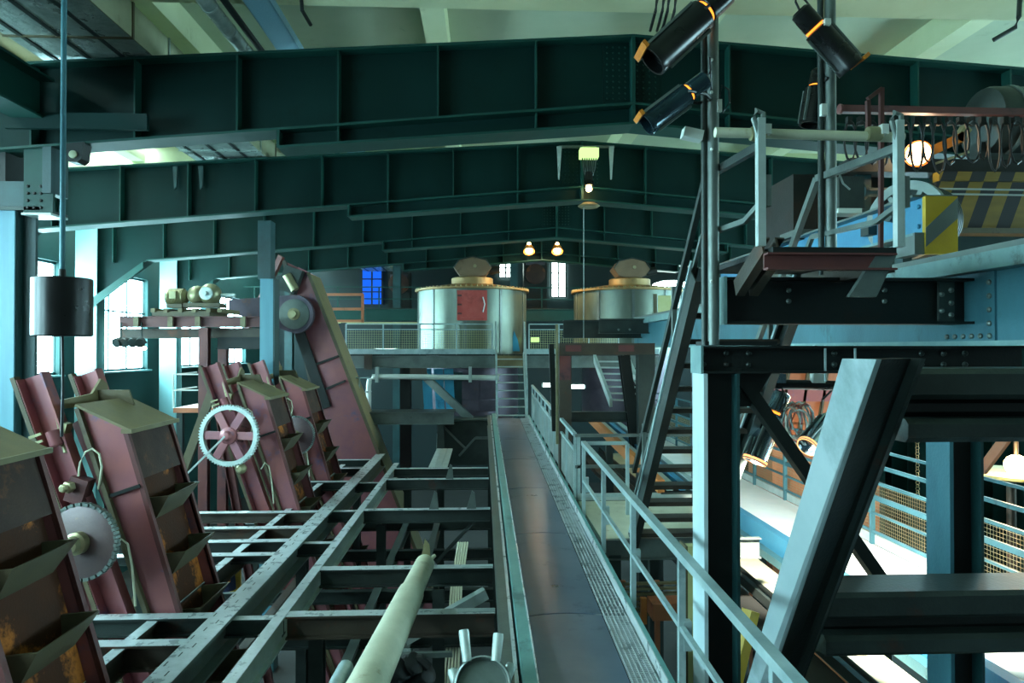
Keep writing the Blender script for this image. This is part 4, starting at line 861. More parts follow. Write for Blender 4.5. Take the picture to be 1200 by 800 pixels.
for px in (967, 1002): p = P(px, 404, SY - .12); MB().bar(p, p - Z * .3, .014, .014, up=YV).build('clip_rod', 'galvanised', sf)
c = P(839, 437, SY); hw = .135
def column(c, m1, m2):
    z1_ = c.z - ZC
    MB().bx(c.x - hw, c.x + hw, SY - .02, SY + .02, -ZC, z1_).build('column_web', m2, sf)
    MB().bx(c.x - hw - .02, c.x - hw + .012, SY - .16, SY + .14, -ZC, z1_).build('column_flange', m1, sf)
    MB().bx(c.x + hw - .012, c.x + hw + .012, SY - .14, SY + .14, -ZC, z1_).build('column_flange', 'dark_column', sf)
column(c, 'lit_face_steel', 'black_steel'); column(P(1118, 437, SY), 'girder_blue', 'black_steel')  # left flanges coloured lighter than the web for light from the left
MB().bar(P(862, 436, SY + .05), P(1050, 705, SY + .05), .1, .13, up=YV).build('diagonal_brace', 'black_steel', sf)
MB().prism([P(858, 436, SY + .02), P(905, 436, SY + .02), P(880, 476, SY + .02), P(858, 476, SY + .02)], (0, .02, 0)).build('gusset', 'black_steel', sf)
# foreground raking beam and cross beams
fr = thing('raking_strut', 'massive leaning steel strut in the right foreground, left face toned pale as if lit', 'strut', P(930, 830, 3.2))
def sl(x0, y0, x1, y1, dY):
    p, q = P(x0, y0, 3.3 + dY), P(x1, y1, 4.85 + dY); return p, ext(p, q, -5.6)
(L0, L1), (M0, M1), (R0, R1) = sl(987, 420, 875, 800, .12), sl(1027, 421, 899, 800, 0), sl(1085, 420, 941, 800, .22)
def sect(u0, u1, v0, v1, nm, m):
    f = lambda L, M_, R_, u, v: L + (M_ - L) * u + (R_ - M_) * v
    MB().hull([f(L1, M1, R1, u0, v0), f(L1, M1, R1, u1, v0), f(L1, M1, R1, u1, v1), f(L1, M1, R1, u0, v1), f(L0, M0, R0, u0, v0), f(L0, M0, R0, u1, v0), f(L0, M0, R0, u1, v1), f(L0, M0, R0, u0, v1)]).build(nm, m, fr)
sect(0, 1, 0, .1, 'lit_flange', 'lit_face_steel'); sect(.05, .95, .1, .14, 'flange_root', 'brown_steel'); sect(.3, .7, .14, .9, 'web', 'black_steel'); sect(0, 1, .9, 1, 'rear_flange', 'dark_steel')  # left flange coloured pale, rest dark, to hold light from the left
for (yt, yb, x0, lab) in ((432, 519, 1064, 'upper dark horizontal beam meeting the leaning strut at right'), (696, 771, 968, 'lower dark horizontal beam behind the leaning strut at right')):
    t = thing('cross_beam', lab, 'beam', P(1200, yb, 3.95), 'foreground cross beams')
    BY = 3.75 if yt < 500 else 4.85
    a, b = P(x0, yt, BY), P(x0, yb, BY); h_ = a.z - b.z; xe = 7.5
    def strip(f0, f1, dep, m, nm):
        z0_, z1_ = a.z - h_ * f0, a.z - h_ * f1; r = min(.03, (z0_ - z1_) / 3)
        yA = BY + dep
        MB().prism([V((a.x, yA + r, z0_)), V((a.x, yA, z0_ - r)), V((a.x, yA, z1_ + r)), V((a.x, yA + r, z1_)), V((a.x, BY + .4, z1_)), V((a.x, BY + .4, z0_))], (xe - a.x, 0, 0)).build(nm, m, t)
    strip(0, .42, 0, 'dark_steel', 'upper_flange'); strip(.42, .68, .12, 'black_steel', 'web'); strip(.68, 1, 0, 'dark_steel', 'lower_flange')
# portal frame
pt = thing('steel_portal', 'upright rectangular steel portal with red primer patches right of the walkway', 'portal', P(705, 600, 13))
a, b = P(655, 402, 13), P(766, 402, 13)
MB().bx(a.x, b.x, 12.9, 13.15, a.z - ZC - .22, a.z - ZC).build('lintel', 'brown_steel', pt)
for x0, x1, m in ((655, 669, 'brown_steel'), (747, 766, 'dark_steel')):
    p, q = P(x0, 415, 13), P(x1, 415, 13); MB().bx(p.x, q.x, 12.9, 13.15, -ZC, p.z - ZC).build('post', m, pt)
p, q = P(655.5, 417, 12.9), P(668.5, 445, 12.9); MB().box(((p.x + q.x) / 2, 12.885, (p.z + q.z) / 2), (q.x - p.x, .01, p.z - q.z)).build('primer_patch', 'red_brown', pt)
for x in (672, 734): p = P(x, 408, 12.88); MB().box(p, (.3, .01, .12)).build('primer_patch', 'red_brown', pt)
MB().ib(P(668, 488, 13.3), P(737, 488, 13.3), .2, .15).build('crossbeam', 'dark_steel', pt)
MB().ib(P(731, 416, 13.2), P(748, 545, 13.2), .2, .2, up=YV).build('raking_post', 'black_steel', pt)
MB().bar(P(646, 403, 13.3), P(650, 505, 13.3), .1, .1, up=YV).build('rear_post', 'black_steel', pt)
MB().bar(P(652.5, 380, 13), P(653, 520, 13), .05, .05, up=YV).build('pipe', 'brass', pt)
# lying troughs and far stair
tr = thing('steel_trough', 'long steel trough with an orange edge beyond the portal', 'trough', P(720, 560, 13.5))
for k, (dx, m) in enumerate(((0, 'orange_paint'), (.13, 'pale_steel'), (.32, 'car_blue'), (.5, 'galvanised'))):
    MB().bar(P(690, 488, 16.8) + X * dx, P(775, 570, 10.2) + X * dx, .1, .2 if k == 0 else .12).build('trough_side', m, tr)
MB().bar(P(690, 494, 16.8) + X * .25, P(775, 578, 10.2) + X * .25, .5, .03).build('trough_floor', 'dark_steel', tr)
for y in (11.5, 15.5): MB().bar(W(2.9, y, -ZC), W(2.9, y, -2.0), .15, .15, up=YV).build('leg', 'dark_steel', tr)
f2 = thing('far_stair', 'pale open stair seen through the steel portal', 'stairs', P(715, 480, 18.3))
MB().bar(P(697, 420, 19.5), P(716, 472, 18.0), .08, .3, up=YV).build('stringer', 'pale_steel', f2); MB().bar(P(735, 420, 19.5), P(759, 474, 18.0), .08, .3, up=YV).build('stringer', 'pale_steel', f2)
for i in range(7):
    f = (i + .5) / 7; l = P(697, 420, 19.5).lerp(P(716, 472, 18), f); r = P(735, 420, 19.5).lerp(P(759, 474, 18), f); MB().bar(l, r, .2, .04).build('tread', 'pale_steel', f2)

# ------------------------------------------------ landing and steep stair
la = thing('side_landing', 'small steel landing with handrails to the right of the walkway', 'landing', W(2.3, 10, -2.6))
zl = -2.46
MB().bx(1.54, 3.3, 8.75, 11, zl - .05, zl).build('deck', 'pale_pipe', la)
MB().ch(W(1.54, 11, zl - .08), W(3.6, 11, zl - .08), .18, .08).build('edge_beam', 'grey_steel', la)
MB().ch(W(1.54, 8.72, zl - .12), W(3.6, 8.72, zl - .12), .26, .08).build('edge_beam', 'grey_steel', la)
MB().bx(1.54, 3.4, 10.97, 11.0, zl, zl + .12).build('toe_board', 'pale_steel', la)
posts(la, [W(x, 11, zl) for x in (1.56, 2.6, 3.55)], 1.05)
for z in (.55, 1.05): MB().bar(W(1.5, 11, zl + z), W(3.7, 11, zl + z), .05, .05).build('handrail', 'grey_steel', la)
MB().bar(W(1.5, 10.05, zr(10.05) + 1.07), W(2.15, 10.05, zr(10.05) + 1.07), .05, .05).build('return_rail', 'galvanised', la)
MB().bar(W(1.5, 10.05, zr(10.05) + .3), W(2.2, 10.05, zr(10.05) + .3), .04, .04).build('return_rail', 'galvanised', la)
posts(la, [W(2.15, 10.05, zl)], 1.05)
for x, y in ((1.7, 8.8), (3.2, 8.8), (3.2, 10.8)): MB().ib(W(x, y, -ZC), W(x, y, zl - .2), .16, .16, up=YV).build('leg', 'dark_steel', la)
sa = thing('steep_stair', 'steep dark steel stair with handrails climbing to the crane landing on the right', 'stairs', W(2.4, 8.7, zl))
XA, XB = 1.96, 2.96
def sz(y): return .19 - 1.19 * (y - 6.6)
yb_, yt_ = 8.82, 6.15
for x in (XA, XB):
    s_ = MB().prof(W(x, yb_, sz(yb_) - .05), W(x, yt_, sz(yt_) - .05), Cprof(.24, .09, .014) if x == XB else [(-a_, b_) for a_, b_ in Cprof(.24, .09, .014)], up=Z).build('stringer', 'dark_steel', sa)
    MB().bar(W(x - .05, yb_, sz(yb_) + .07), W(x - .05, yt_, sz(yt_) + .07), .02, .03).build('stringer_edge', 'galvanised', s_)
n = 13
for i in range(n):
    y = yb_ + (yt_ - yb_) * (i + .4) / n; MB().bx(XA + .05, XB - .05, y - .12, y + .12, sz(y) - .05, sz(y)).build('tread', 'brown_steel', sa)
# top landing
zt_ = .72
MB().ch(W(XA + .06, 4.78, zt_ - .1), W(XB, 4.78, zt_ - .1), .12, .08).build('landing_beam', 'red_brown', sa)
MB().bx(XA + .1, XB, 4.75, yt_, zt_ - .04, zt_).build('landing_plate', 'black_steel', sa)
MB().ch(W(XB, 4.82, zt_ - .1), W(XB, yt_, zt_ - .1), .14, .06).build('landing_beam', 'brown_steel', sa)
for dx in (0, .11): MB().ch(P(898, 287, 4.85) + X * dx, P(866, 338, 5.35) + X * dx, .14, .07, up=YV).build('upper_stringer', 'brown_steel', sa)
MB().prism([W(XB - .12, 4.8, zt_ - .05), W(XB + .03, 4.8, zt_ - .05), W(XB - .12, 4.8, zt_ - .35), W(XB - .32, 4.8, zt_ - .35)], (0, .05, 0)).build('bracket', 'grey_steel', sa)
for x in (XA, XB):
    hr = .82
    pts = [W(x, 4.72, 1.43), W(x, 5.9, 1.5), W(x, 8.75, sz(8.75) + .78)]
    for k in range(2): MB().bar(pts[k], pts[k + 1], .05, .06).build('handrail', 'grey_steel' if x == XB else 'dark_steel', sa)
    pts = [W(x, 4.72, 1.02), W(x, 5.0, .95), W(x, 6.0, 1.0), W(x, 8.7, sz(8.7) + .42)]
    for k in range(3): MB().bar(pts[k], pts[k + 1], .035, .04).build('mid_rail', 'grey_steel', sa)
    MB().bar(W(x, 4.72, zt_), W(x, 4.72, 1.62), .055, .055, up=YV).build('post', 'pale_steel', sa)
    MB().path([W(x, 4.72, 1.45), W(x - .05, 4.72, 1.62), W(x - .03, 4.72, 1.68), W(x + .02, 4.72, 1.66), W(x + .02, 4.72, 1.5)], .018, 8).build('rail_loop', 'grey_steel', sa)
    for y in (6.9, 8.2): MB().bar(W(x, y, sz(y)), W(x, y, sz(y) + .8), .045, .045, up=YV).build('post', 'grey_steel', sa)
    MB().bx(x + .02, x + .07, 4.7, 4.75, 1.0, 1.22).build('post_sleeve', 'grey_steel', sa)

# ------------------------------------------------ poles and theatre spotlights
def pole(px, yb, yy, r, lab, thin=None):
    p = P(px, yb, yy); t = thing('lighting_pole', lab, 'pole', p)
    MB().tube(p, W(p.x, yy, 5.5), r, 16).build('tube', 'grey_steel', t)
    if thin: MB().tube(p + V((thin, .02, 0)), W(p.x + thin, yy + .02, 5.5), r * .55, 10).build('thin_tube', 'dark_steel', t)
    return t
p1 = pole(836, 404, 5.5, .048, 'tall steel pole rising left of the crane landing with two spotlights', -.065)
for z_ in (-8, 70, 108, 175, 330): MB().ball(P(834, z_, 5.44), .014, 8).build('rivet', 'white_plastic', p1)
MB().box(P(843, 124, 5.45), (.035, .03, .1)).build('socket_box', 'white_plastic', p1)
MB().path([P(843, 117, 5.45), P(846, 100, 5.45), P(854, 105, 5.45), P(855, 120, 5.45), P(847, 132, 5.45)], .008, 6).build('cable', 'cable_black', p1)
p2 = pole(974, 322, 5.75, .047, 'tall steel pole behind the crane landing with two spotlights', -.075)
MB().box(P(965, 129, 5.68), (.05, .04, .1)).build('socket_box', 'white_plastic', p2)
MB().path([P(982, 200, 5.7), P(988, 215, 5.7), P(996, 222, 5.7)], .008, 6).build('cable', 'cable_grey', p2)
ctb = thing('scaffold_tube', 'horizontal scaffold tube clamped across the handrail posts at upper right', 'tube', P(950, 158, 4.85))
MB().tube(P(838, 155, 4.85), P(1058, 161, 4.85), .036, 16).build('tube', 'pale_pipe', ctb)
for px in (888, 1024): 
    c = P(px, 157, 4.83); MB().lathe(c - X * .05, X, [(.05, 0), (.055, .02), (.055, .08), (.05, .1)], 14).build('clamp', 'brass', ctb); MB().box(c + V((.05, -.04, .02)), (.05, .05, .07)).build('clamp_bolt', 'white_plastic', ctb)
def spot(x0, y0, x1, y1, yy, r, lab, m='black_lamp', y2=None, gel=True, aim=None, power=0, pole_pt=None):
    a, b = P(x0, y0, yy), P(x1, y1, y2 or yy); d_ = (b - a).normalized(); L = (b - a).length
    t = thing('theatre_spotlight', lab, 'spotlight', a, 'theatre spotlights')
    MB().lathe(a, d_, [(r * .55, -.02), (r * .8, 0), (r * .82, L * .26), (r * .75, L * .27), (r * .75, L * .31), (r, L * .32), (r, L * .92), (r * 1.04, L * .93), (r * 1.04, L), (r * .9, L), (r * .88, L * .9)], 28, cap=True).build('body', m, t)
    MB().lathe(a, d_, [(r * .85, L * .885), (r * .02, L * .9)], 24, cap=False).build('lens', 'lens_warm', t)
    MB().lathe(a, d_, [(r * .77, L * .275), (r * .79, L * .29), (r * .77, L * .305)], 24, cap=False).build('vent_glow', 'vent_glow', t)
    sd = d_.cross(Z).normalized(); u = sd.cross(d_)
    if m == 'chrome': MB().lathe(a, d_, [(r * 1.05, L * .955), (r * 1.06, L * .975), (r * 1.0, L * 1.005), (r * .9, L * 1.005)], 28, cap=False).build('glowing_rim', 'rim_glow', t)
    if gel: MB().prof(b - d_ * .01, b + d_ * .02, [(-r * 1.15, r * .7), (r * 1.15, r * .7), (r * 1.15, r * 1.15), (-r * 1.15, r * 1.15)], up=u).build('gel_frame', 'gel_orange', t)
    for s2 in (-1, 1): MB().bar(a + d_ * L * .36 + sd * s2 * r * .55 + u * r * .92, a + d_ * L * .96 + sd * s2 * r * .55 + u * r * .92, .015, .02).build('guide_rod', 'grey_steel', t)
    MB().bar(a + d_ * L * .36 - u * r * 1.08, a + d_ * L * .9 - u * r * 1.08, .015, .02).build('guide_rod', 'grey_steel', t)
    h = a + d_ * L * .34; pp_ = pole_pt if pole_pt else h + Z * (r * 1.9)
    MB().path([h + sd * r * 1.05, h + sd * r * 1.15 + (pp_ - h) * .6, pp_, h - sd * r * 1.15 + (pp_ - h) * .6, h - sd * r * 1.05], .014, 8).build('yoke', 'black_steel', t)
    MB().box(h + u * r * .3 + sd * r, (.05, .05, .05)).build('knob', 'white_plastic', t)
    MB().path([a, a - d_ * .06 + Z * .04, a - d_ * .05 + Z * .15, pp_], .009, 6).build('cable', 'cable_black', t)
    if power:
        ld = bpy.data.lights.new('spot_light', 'SPOT'); ld.energy = power; ld.color = (1, .93, .8); ld.spot_size = 1.2; ld.spot_blend = .5; ld.shadow_soft_size = .06
        lo = bpy.data.objects.new('spot_light', ld); COL.objects.link(lo); lo.parent = t; dd = ((aim - b).normalized() if aim else d_); lo.location = b + d_ * .05 - a; lo.rotation_euler = dd.to_track_quat('-Z', 'Y').to_euler()
    return t
pt1 = P(836, 20, 5.45)
spot(850, -8, 764, 72, 5.3, .125, 'black spotlight at the top of the left lighting pole, glowing at its rim', pole_pt=P(836, 8, 5.5))
spot(826, 94, 757, 146, 5.3, .09, 'blue-grey spotlight clamped lower on the left lighting pole', m='spot_blue', pole_pt=P(834, 118, 5.5))
spot(938, 14, 997, 80, 5.55, .105, 'spotlight on the right lighting pole pointing down to the right', m='black_lamp', pole_pt=P(968, 30, 5.72))
spot(961, 84, 950, 147, 5.9, .095, 'dark spotlight hanging low on the right lighting pole', m='black_lamp', gel=False, pole_pt=P(966, 90, 5.75))
fb = MB().box(P(811, 158, 5.5), (.16, .1, .08), Matrix.Rotation(.2, 3, 'Y')).build('junction_box', 'white_plastic', label='small white box fixed to the left lighting pole', cat='box')

# ================================================================== RIGHT: CRANE CARRIAGE
cr = thing('crane_carriage', 'blue crane carriage beam with a yellow and grey striped end plate', 'crane carriage', P(1090, 300, 6.7))
CY = 6.65
a, b = P(1083, 231, CY), P(1083, 273, CY)
hB = a.z - b.z; xl = a.x
MB().bx(xl, xl + .03, CY, 12.5, b.z - ZC, a.z - ZC).build('side_web', 'car_blue', cr)
MB().bx(xl - .12, xl + .3, CY, 12.5, a.z - ZC, a.z - ZC + .025).build('top_flange', 'grey_steel', cr)
MB().bx(xl - .12, xl + .3, CY, 12.5, b.z - ZC - .025, b.z - ZC).build('bottom_flange', 'rail_blue', cr)
e0, e1 = P(1083, 230, CY - .03), P(1121, 298, CY - .03)
ep = MB().bx(e0.x, e1.x, CY - .05, CY, e1.z - ZC, e0.z - ZC).build('end_plate', 'yellow_paint', cr)
dz = e0.z - e1.z; yS = CY - .055
MB().prism([V((e0.x, yS, e1.z + dz * .12)), V((e0.x, yS, e1.z + dz * .45)), V((e1.x, yS, e1.z + dz * .98)), V((e1.x, yS, e1.z + dz * .62))], (0, .006, 0)).build('grey_stripe', 'grey_paint', ep)
MB().bx(e0.x - .1, e0.x, CY - .03, CY + .3, e1.z - ZC, b.z - ZC).build('end_cheek', 'grey_paint', cr)
boltsX(cr, [V((xl, CY + .08, a.z - .08)), V((xl, CY + .08, b.z + .08)), V((xl, CY + .5, a.z - .08)), V((xl, CY + .9, a.z - .08))], .025, 'car_blue')
MB().box(V((xl - .05, CY + .9, (a.z + b.z) / 2)), (.1, .16, .12)).build('latch', 'dark_steel', cr)
MB().box(V((xl - .06, CY + 2.6, a.z + .05)), (.3, .5, .08)).build('bracket', 'grey_steel', cr)
# spoked drum wheel
wh = thing('cable_drum', 'spoked wheel with a grooved cable drum behind the blue carriage beam', 'drum', P(1052, 300, 7.25))
c = P(1060, 258, 7.25); R_ = .43
def ringX(c, ro, ri, w_, n=40):
    m = MB(); vs = []; fs = []
    for k in range(n):
        th = 2 * math.pi * k / n
        for r_, t_ in ((ro, 0), (ro, w_), (ri, w_), (ri, 0)): vs.append(c + V((t_, math.cos(th) * r_, math.sin(th) * r_)))
    for k in range(n):
        for j in range(4): fs.append((k * 4 + j, ((k + 1) % n) * 4 + j, ((k + 1) % n) * 4 + (j + 1) % 4, k * 4 + (j + 1) % 4))
    return m.add(vs, fs)
def ringA(c, ax, ro, ri, w_, n=40):
    m = MB(); vs = []; fs = []; ax = ax.normalized(); a = ax.orthogonal().normalized(); b = ax.cross(a)
    for k in range(n):
        th = 2 * math.pi * k / n
        for r_, t_ in ((ro, 0), (ro, w_), (ri, w_), (ri, 0)): vs.append(c + ax * t_ + (a * math.cos(th) + b * math.sin(th)) * r_)
    for k in range(n):
        for j in range(4): fs.append((k * 4 + j, ((k + 1) % n) * 4 + j, ((k + 1) % n) * 4 + (j + 1) % 4, k * 4 + (j + 1) % 4))
    return m.add(vs, fs)
axw = V((.86, .5, 0)).normalized()
rim = ringA(c, axw, R_, R_ * .78, .08).build('wheel_rim', 'grey_steel', wh)
a = axw.orthogonal().normalized(); b = axw.cross(a)
for k in range(6):
    th = math.pi / 3 * k + .3; rd = a * math.cos(th) + b * math.sin(th); MB().bar(c + rd * .1 + axw * .04, c + rd * R_ * .8 + axw * .04, .05, .04, up=axw).build('spoke', 'grey_steel', rim)
MB().lathe(c, axw, [(.1, -.04), (.16, 0), (.16, .1), (.1, .12)], 20).build('hub', 'dark_steel', wh)
pr = []
for k in range(9): pr += [(R_ * .9, .1 + k * .035), (R_ * .95, .115 + k * .035), (R_ * .95, .125 + k * .035)]
MB().lathe(c, axw, pr, 40).build('grooved_drum', 'dark_steel', wh)
MB().tube(c - axw * .35, c + axw * .8, .05, 12).build('axle', 'dark_steel', wh)
pil = c - Z * .0; MB().bar(c + V((-.08, -.1, 0)), c + V((-.08, -.1, -.5)), .1, .14, up=YV).build('bearing_stand', 'dark_column', wh)
# carriage body behind, hazard board, top beam
cbx = thing('winch_house', 'dark winch housing with hazard striped board at the upper right', 'housing', P(1100, 290, 8.8))
p, q = P(930, 292, 9.2), P(1032, 205, 9.2); MB().bx(p.x, q.x, 9.2, 10.2, 1.5, q.z - ZC).build('cabinet', 'black_steel', cbx)
p, q = P(1098, 268, 8.6), P(1300, 204, 8.6)
hb = MB().bx(p.x, q.x, 8.6, 8.68, p.z - ZC, q.z - ZC - .12).build('striped_board', 'hazard', cbx)
MB().bx(p.x, q.x, 8.55, 8.68, q.z - ZC - .12, q.z - ZC).build('striped_board', 'hazard', cbx)
MB().bx(p.x - .2, q.x, 8.5, 8.75, p.z - ZC - .07, p.z - ZC).build('ledge', 'olive_edge', cbx)
p, q = P(992, 203, 8.9), P(1300, 191, 8.9); MB().bx(p.x, q.x, 8.8, 9.1, p.z - ZC, q.z - ZC).build('top_beam', 'black_steel', cbx)
MB().bx(P(1100, 300, 8.9).x, q.x, 8.9, 10, .84, P(1100, 275, 8.9).z - ZC).build('base_box', 'wall_teal', cbx)
for x in (1010, 1105): p = P(x, 200, 9); MB().bx(p.x - .1, p.x + .1, 8.95, 9.15, .84, p.z - ZC).build('support', 'dark_column', cbx)
MB().lathe(P(1010, 225, 8.7), X, [(.1, 0), (.1, .05), (.06, .06), (.06, .5)], 14).build('small_motor', 'dark_column', cbx)
MB().box(P(992, 228, 8.4), (.32, .25, .4)).build('terminal_box', 'dark_steel', cbx)
MB().box(P(990, 249, 8.35), (.3, .25, .06)).build('pale_tray', 'white_plastic', cbx)
MB().bx(P(1130, 100, 8.9).x, 9.0, 8.8, 8.9, P(1100, 270, 8.9).z - ZC, P(1100, 262, 8.9).z - ZC).build('handrail_bar', 'rail_blue', cbx)
for zz in (221, 227): MB().tube(P(1098, zz, 8.4), P(1290, zz + 3, 8.4), .012, 6).build('taut_cable', 'cable_grey', cbx)
# festoon
fs_ = thing('cable_festoon', 'row of looped cables hanging from a rusty rail at the upper right', 'festoon', P(1100, 200, 8.0))
MB().bar(P(985, 128, 8), P(1290, 134, 8), .09, .08).build('rail', 'red_brown', fs_)
MB().lathe(P(986, 128, 7.95), -X, [(.06, 0), (.06, .03)], 12).build('rail_end', 'red_brown', fs_)
for i in range(22):
    px = 995 + i * 13; t_ = P(px, 142, 8 - .05 * (i % 2)); w_ = .06 + .04 * random.random(); dp = .45 + .2 * random.random()
    MB().box(t_, (.06, .06, .1)).build('trolley', 'black_steel', fs_)
    MB().path([t_ + V((w_ * math.sin(k * .52), -.02, -dp * .5 + dp * .5 * math.cos(k * .52))) for k in range(13)], .013, 6).build('cable_loop', 'cable_black', fs_)
fp = thing('post_frame', 'thin rust-brown rectangular frame standing behind the crane landing', 'frame', P(1025, 165, 6.2))
for (x0, y0, x1, y1) in ((1017, 118, 1018, 165), (1033, 103, 1032, 306), (1017, 116, 1033, 104)): MB().bar(P(x0, y0, 6.05), P(x1, y1, 6.05), .035, .035, up=YV).build('member', 'red_brown', fp)
dm = thing('winch_motor', 'large round grey winch motor at the top right edge', 'motor', P(1190, 195, 8.9))
c = P(1150, 143, 9.0); MB().lathe(c, X, [(.2, -.05), (.44, 0), (.46, .05), (.46, .9), (.44, .95), (.3, 1.2)], 32).build('body', 'dark_steel', dm)
MB().lathe(c + X * .25, X, [(.48, 0), (.48, .06)], 32).build('band', 'grey_steel', dm); MB().lathe(c + X * .65, X, [(.48, 0), (.48, .06)], 32).build('band', 'grey_steel', dm)
MB().bx(c.x - .1, c.x + 1.4, 8.9, 9.1, P(1150, 191, 9).z - ZC, c.z - ZC - .3).build('foot', 'dark_steel', dm)
wlp = thing('work_lamp', 'brightly glowing angled work lamp on an orange arm behind the festoon', 'lamp', P(1080, 195, 8.7))
c = P(1078, 180, 8.7)
MB().lathe(c + V((.02, .1, 0)), V((-.5, -1, -.1)), [(.1, 0), (.16, .12), (.17, .16)], 24, cap=False).build('reflector', 'orange_paint', wlp)
MB().lathe(c + V((-.05, -.04, -.01)), V((-.8, -.7, -.1)), [(.15, 0), (.14, .02), (.01, .03)], 24).build('lens', 'lens_warm', wlp)
MB().bar(c + V((.12, .05, .02)), P(1128, 160, 8.75), .1, .12).build('arm', 'gel_orange', wlp)
MB().bar(P(1122, 166, 8.75), P(1132, 150, 8.75), .1, .12).build('arm_joint', 'brass', wlp)
MB().bar(P(1095, 192, 8.72), P(1135, 178, 8.78), .03, .03).build('stay', 'brass', wlp)
ld = bpy.data.lights.new('work_light', 'POINT'); ld.energy = 12; ld.color = (1, .75, .45); ld.shadow_soft_size = .12
lo = bpy.data.objects.new('work_light', ld); COL.objects.link(lo); lo.parent = wlp; lo.location = c + V((-.12, -.2, 0)) - ORG[wlp.name]

# ================================================================== RIGHT: MESH WALKWAY, LAMPS BELOW
rw = thing('mesh_walkway', 'side walkway with mesh railings and a brightly lit white deck on the right', 'walkway', W(5.4, 10, -3))
XW0, XW1, ZD = 4.75, 5.95, -2.98
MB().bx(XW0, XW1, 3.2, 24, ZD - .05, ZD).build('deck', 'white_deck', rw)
MB().bx(XW0 - .14, XW0, 3.2, 24, ZD - .25, ZD + .06).build('edge_channel', 'car_blue', rw)
MB().bx(XW1 + .02, XW1 + .06, 3.2, 24, ZD, ZD + .14).build('toe_board', 'galvanised', rw)
ps = [4.2 + 1.5 * i for i in range(14)]
posts(rw, [W(XW1, y, ZD) for y in ps], 1.44, 'girder_blue', .06)
for z, h_ in ((.2, .05), (.48, .04), (.72, .1), (.95, .06), (1.2, .07), (1.44, .05)):
    MB().bar(W(XW1, 3.2, ZD + z), W(XW1, 24, ZD + z), .035, h_ * .75).build('rail', 'girder_blue', rw)
wiremesh(MB(), W(XW1 + .03, 3.6, ZD), W(XW1 + .03, 24, ZD), .14, .95, .05, .004).build('mesh_panel', 'brass', rw, kind='stuff')
for y in (5, 9, 13, 17, 21): MB().ib(W(5.35, y, -ZC), W(5.35, y, ZD - .05), .2, .2, up=YV).build('leg', 'dark_steel', rw)
# far mesh walkway seen past the stair
cv = thing('belt_trough', 'grey-green conveyor troughs running beside the side walkway', 'conveyor', W(3.7, 8, -3.6))
for k, (x0, x1, z, m) in enumerate(((3.2, 3.75, -3.45, 'grime_floor'), (3.75, 3.85, -3.3, 'dark_steel'), (3.85, 4.45, -3.4, 'pale_pipe'), (4.45, 4.58, -3.2, 'girder_blue'))):
    MB().bx(x0, x1, 3.2, 22, z - .12, z).build('trough_strip', m, cv)
for y in (5, 9, 13, 17): MB().bx(3.2, 4.6, y, y + .12, -3.8, -3.57).build('bearer', 'dark_steel', cv); MB().bar(W(3.4, y, -ZC), W(3.4, y, -3.8), .12, .12, up=YV).build('leg', 'dark_steel', cv)
MB().tube(W(3.8, 3.2, -3.24), W(3.8, 22, -3.24), .03, 8).build('pipe', 'black_steel', cv)
# spotlights under the girder
pa = P(915, 458, 7.4)
lb_ = thing('lamp_bar', 'black horizontal lamp bar under the header beam with coiled cables', 'bar', P(945, 452, 7.4))
MB().tube(P(905, 450, 7.4), P(1000, 452, 7.4), .055, 14).build('tube', 'black_lamp', lb_)
for x in (912, 955): MB().bar(P(x, 450, 7.4), P(x, 404, 7.4), .03, .04, up=YV).build('hanger', 'galvanised', lb_)
for x, m in ((912, 'chrome'), (958, 'white_plastic')): MB().box(P(x, 443, 7.35), (.13, .1, .1)).build('clamp', m, lb_)
for k in range(9):
    c = P(928 + 4 * (k % 4), 492 + 3 * (k % 3), 7.25); rx, rz = .10 + .035 * random.random(), .16 + .06 * random.random(); tl = random.uniform(-.4, .4)
    MB().path([c + V((rx * math.cos(t_) + tl * .1 * math.sin(t_), .03 * math.sin(2 * t_ + k), rz * math.sin(t_))) for t_ in [j * .5236 for j in range(13)]], .011, 6).build('cable_coil', ('cable_grey', 'cable_red', 'white_plastic')[k % 3], lb_)
MB().path([P(930, 510, 7.2), P(942, 520, 7.2), P(958, 522, 7.2), P(975, 512, 7.2)], .014, 6).build('cable', 'cable_grey', lb_)
spot(916, 462, 884, 541, 7.4, .125, 'chrome-blue spotlight under the header beam pointing down, glowing at its end', m='chrome', gel=False, aim=W(5.3, 10.5, ZD), power=2800, pole_pt=P(915, 452, 7.4), y2=7.3)
spot(985, 480, 946, 524, 7.4, .115, 'chrome spotlight half hidden behind the leaning strut', m='chrome', gel=False, aim=W(5.3, 7.6, ZD), power=2000, pole_pt=P(980, 452, 7.4), y2=7.1)
cbn = thing('copper_cabinet', 'copper coloured machine cabinet seen behind the lamp bar', 'cabinet', P(950, 530, 11))
p, q = P(905, 528, 14.3), P(1030, 425, 14.3); MB().bx(p.x, q.x, 14.3, 15.6, -ZC, q.z - ZC).build('body', 'copper_box', cbn)
for x in (925, 948, 970): a_ = P(x, 430, 14.25); MB().bar(a_, P(x - 14, 520, 14.25), .06, .06, up=YV).build('rib', 'olive_edge', cbn)
MB().bx(p.x, q.x, 14.22, 14.3, P(940, 470, 14.3).z - ZC, P(940, 455, 14.3).z - ZC).build('band', 'mauve_paint', cbn)
tb = thing('lamp_table', 'round tan tabletop lit by the warm lamp at the right edge', 'table', P(1180, 575, 9.6))
c = P(1185, 556, 9.6); MB().lathe(c, Z, [(.55, -.02), (.6, 0), (.6, .04)], 40).build('top', 'pale_yellow', tb); MB().lathe(V((c.x, c.y, 0)), Z, [(.3, 0), (.3, .05), (.06, .08), (.06, c.z - .02)], 20).build('pedestal', 'brown_steel', tb)
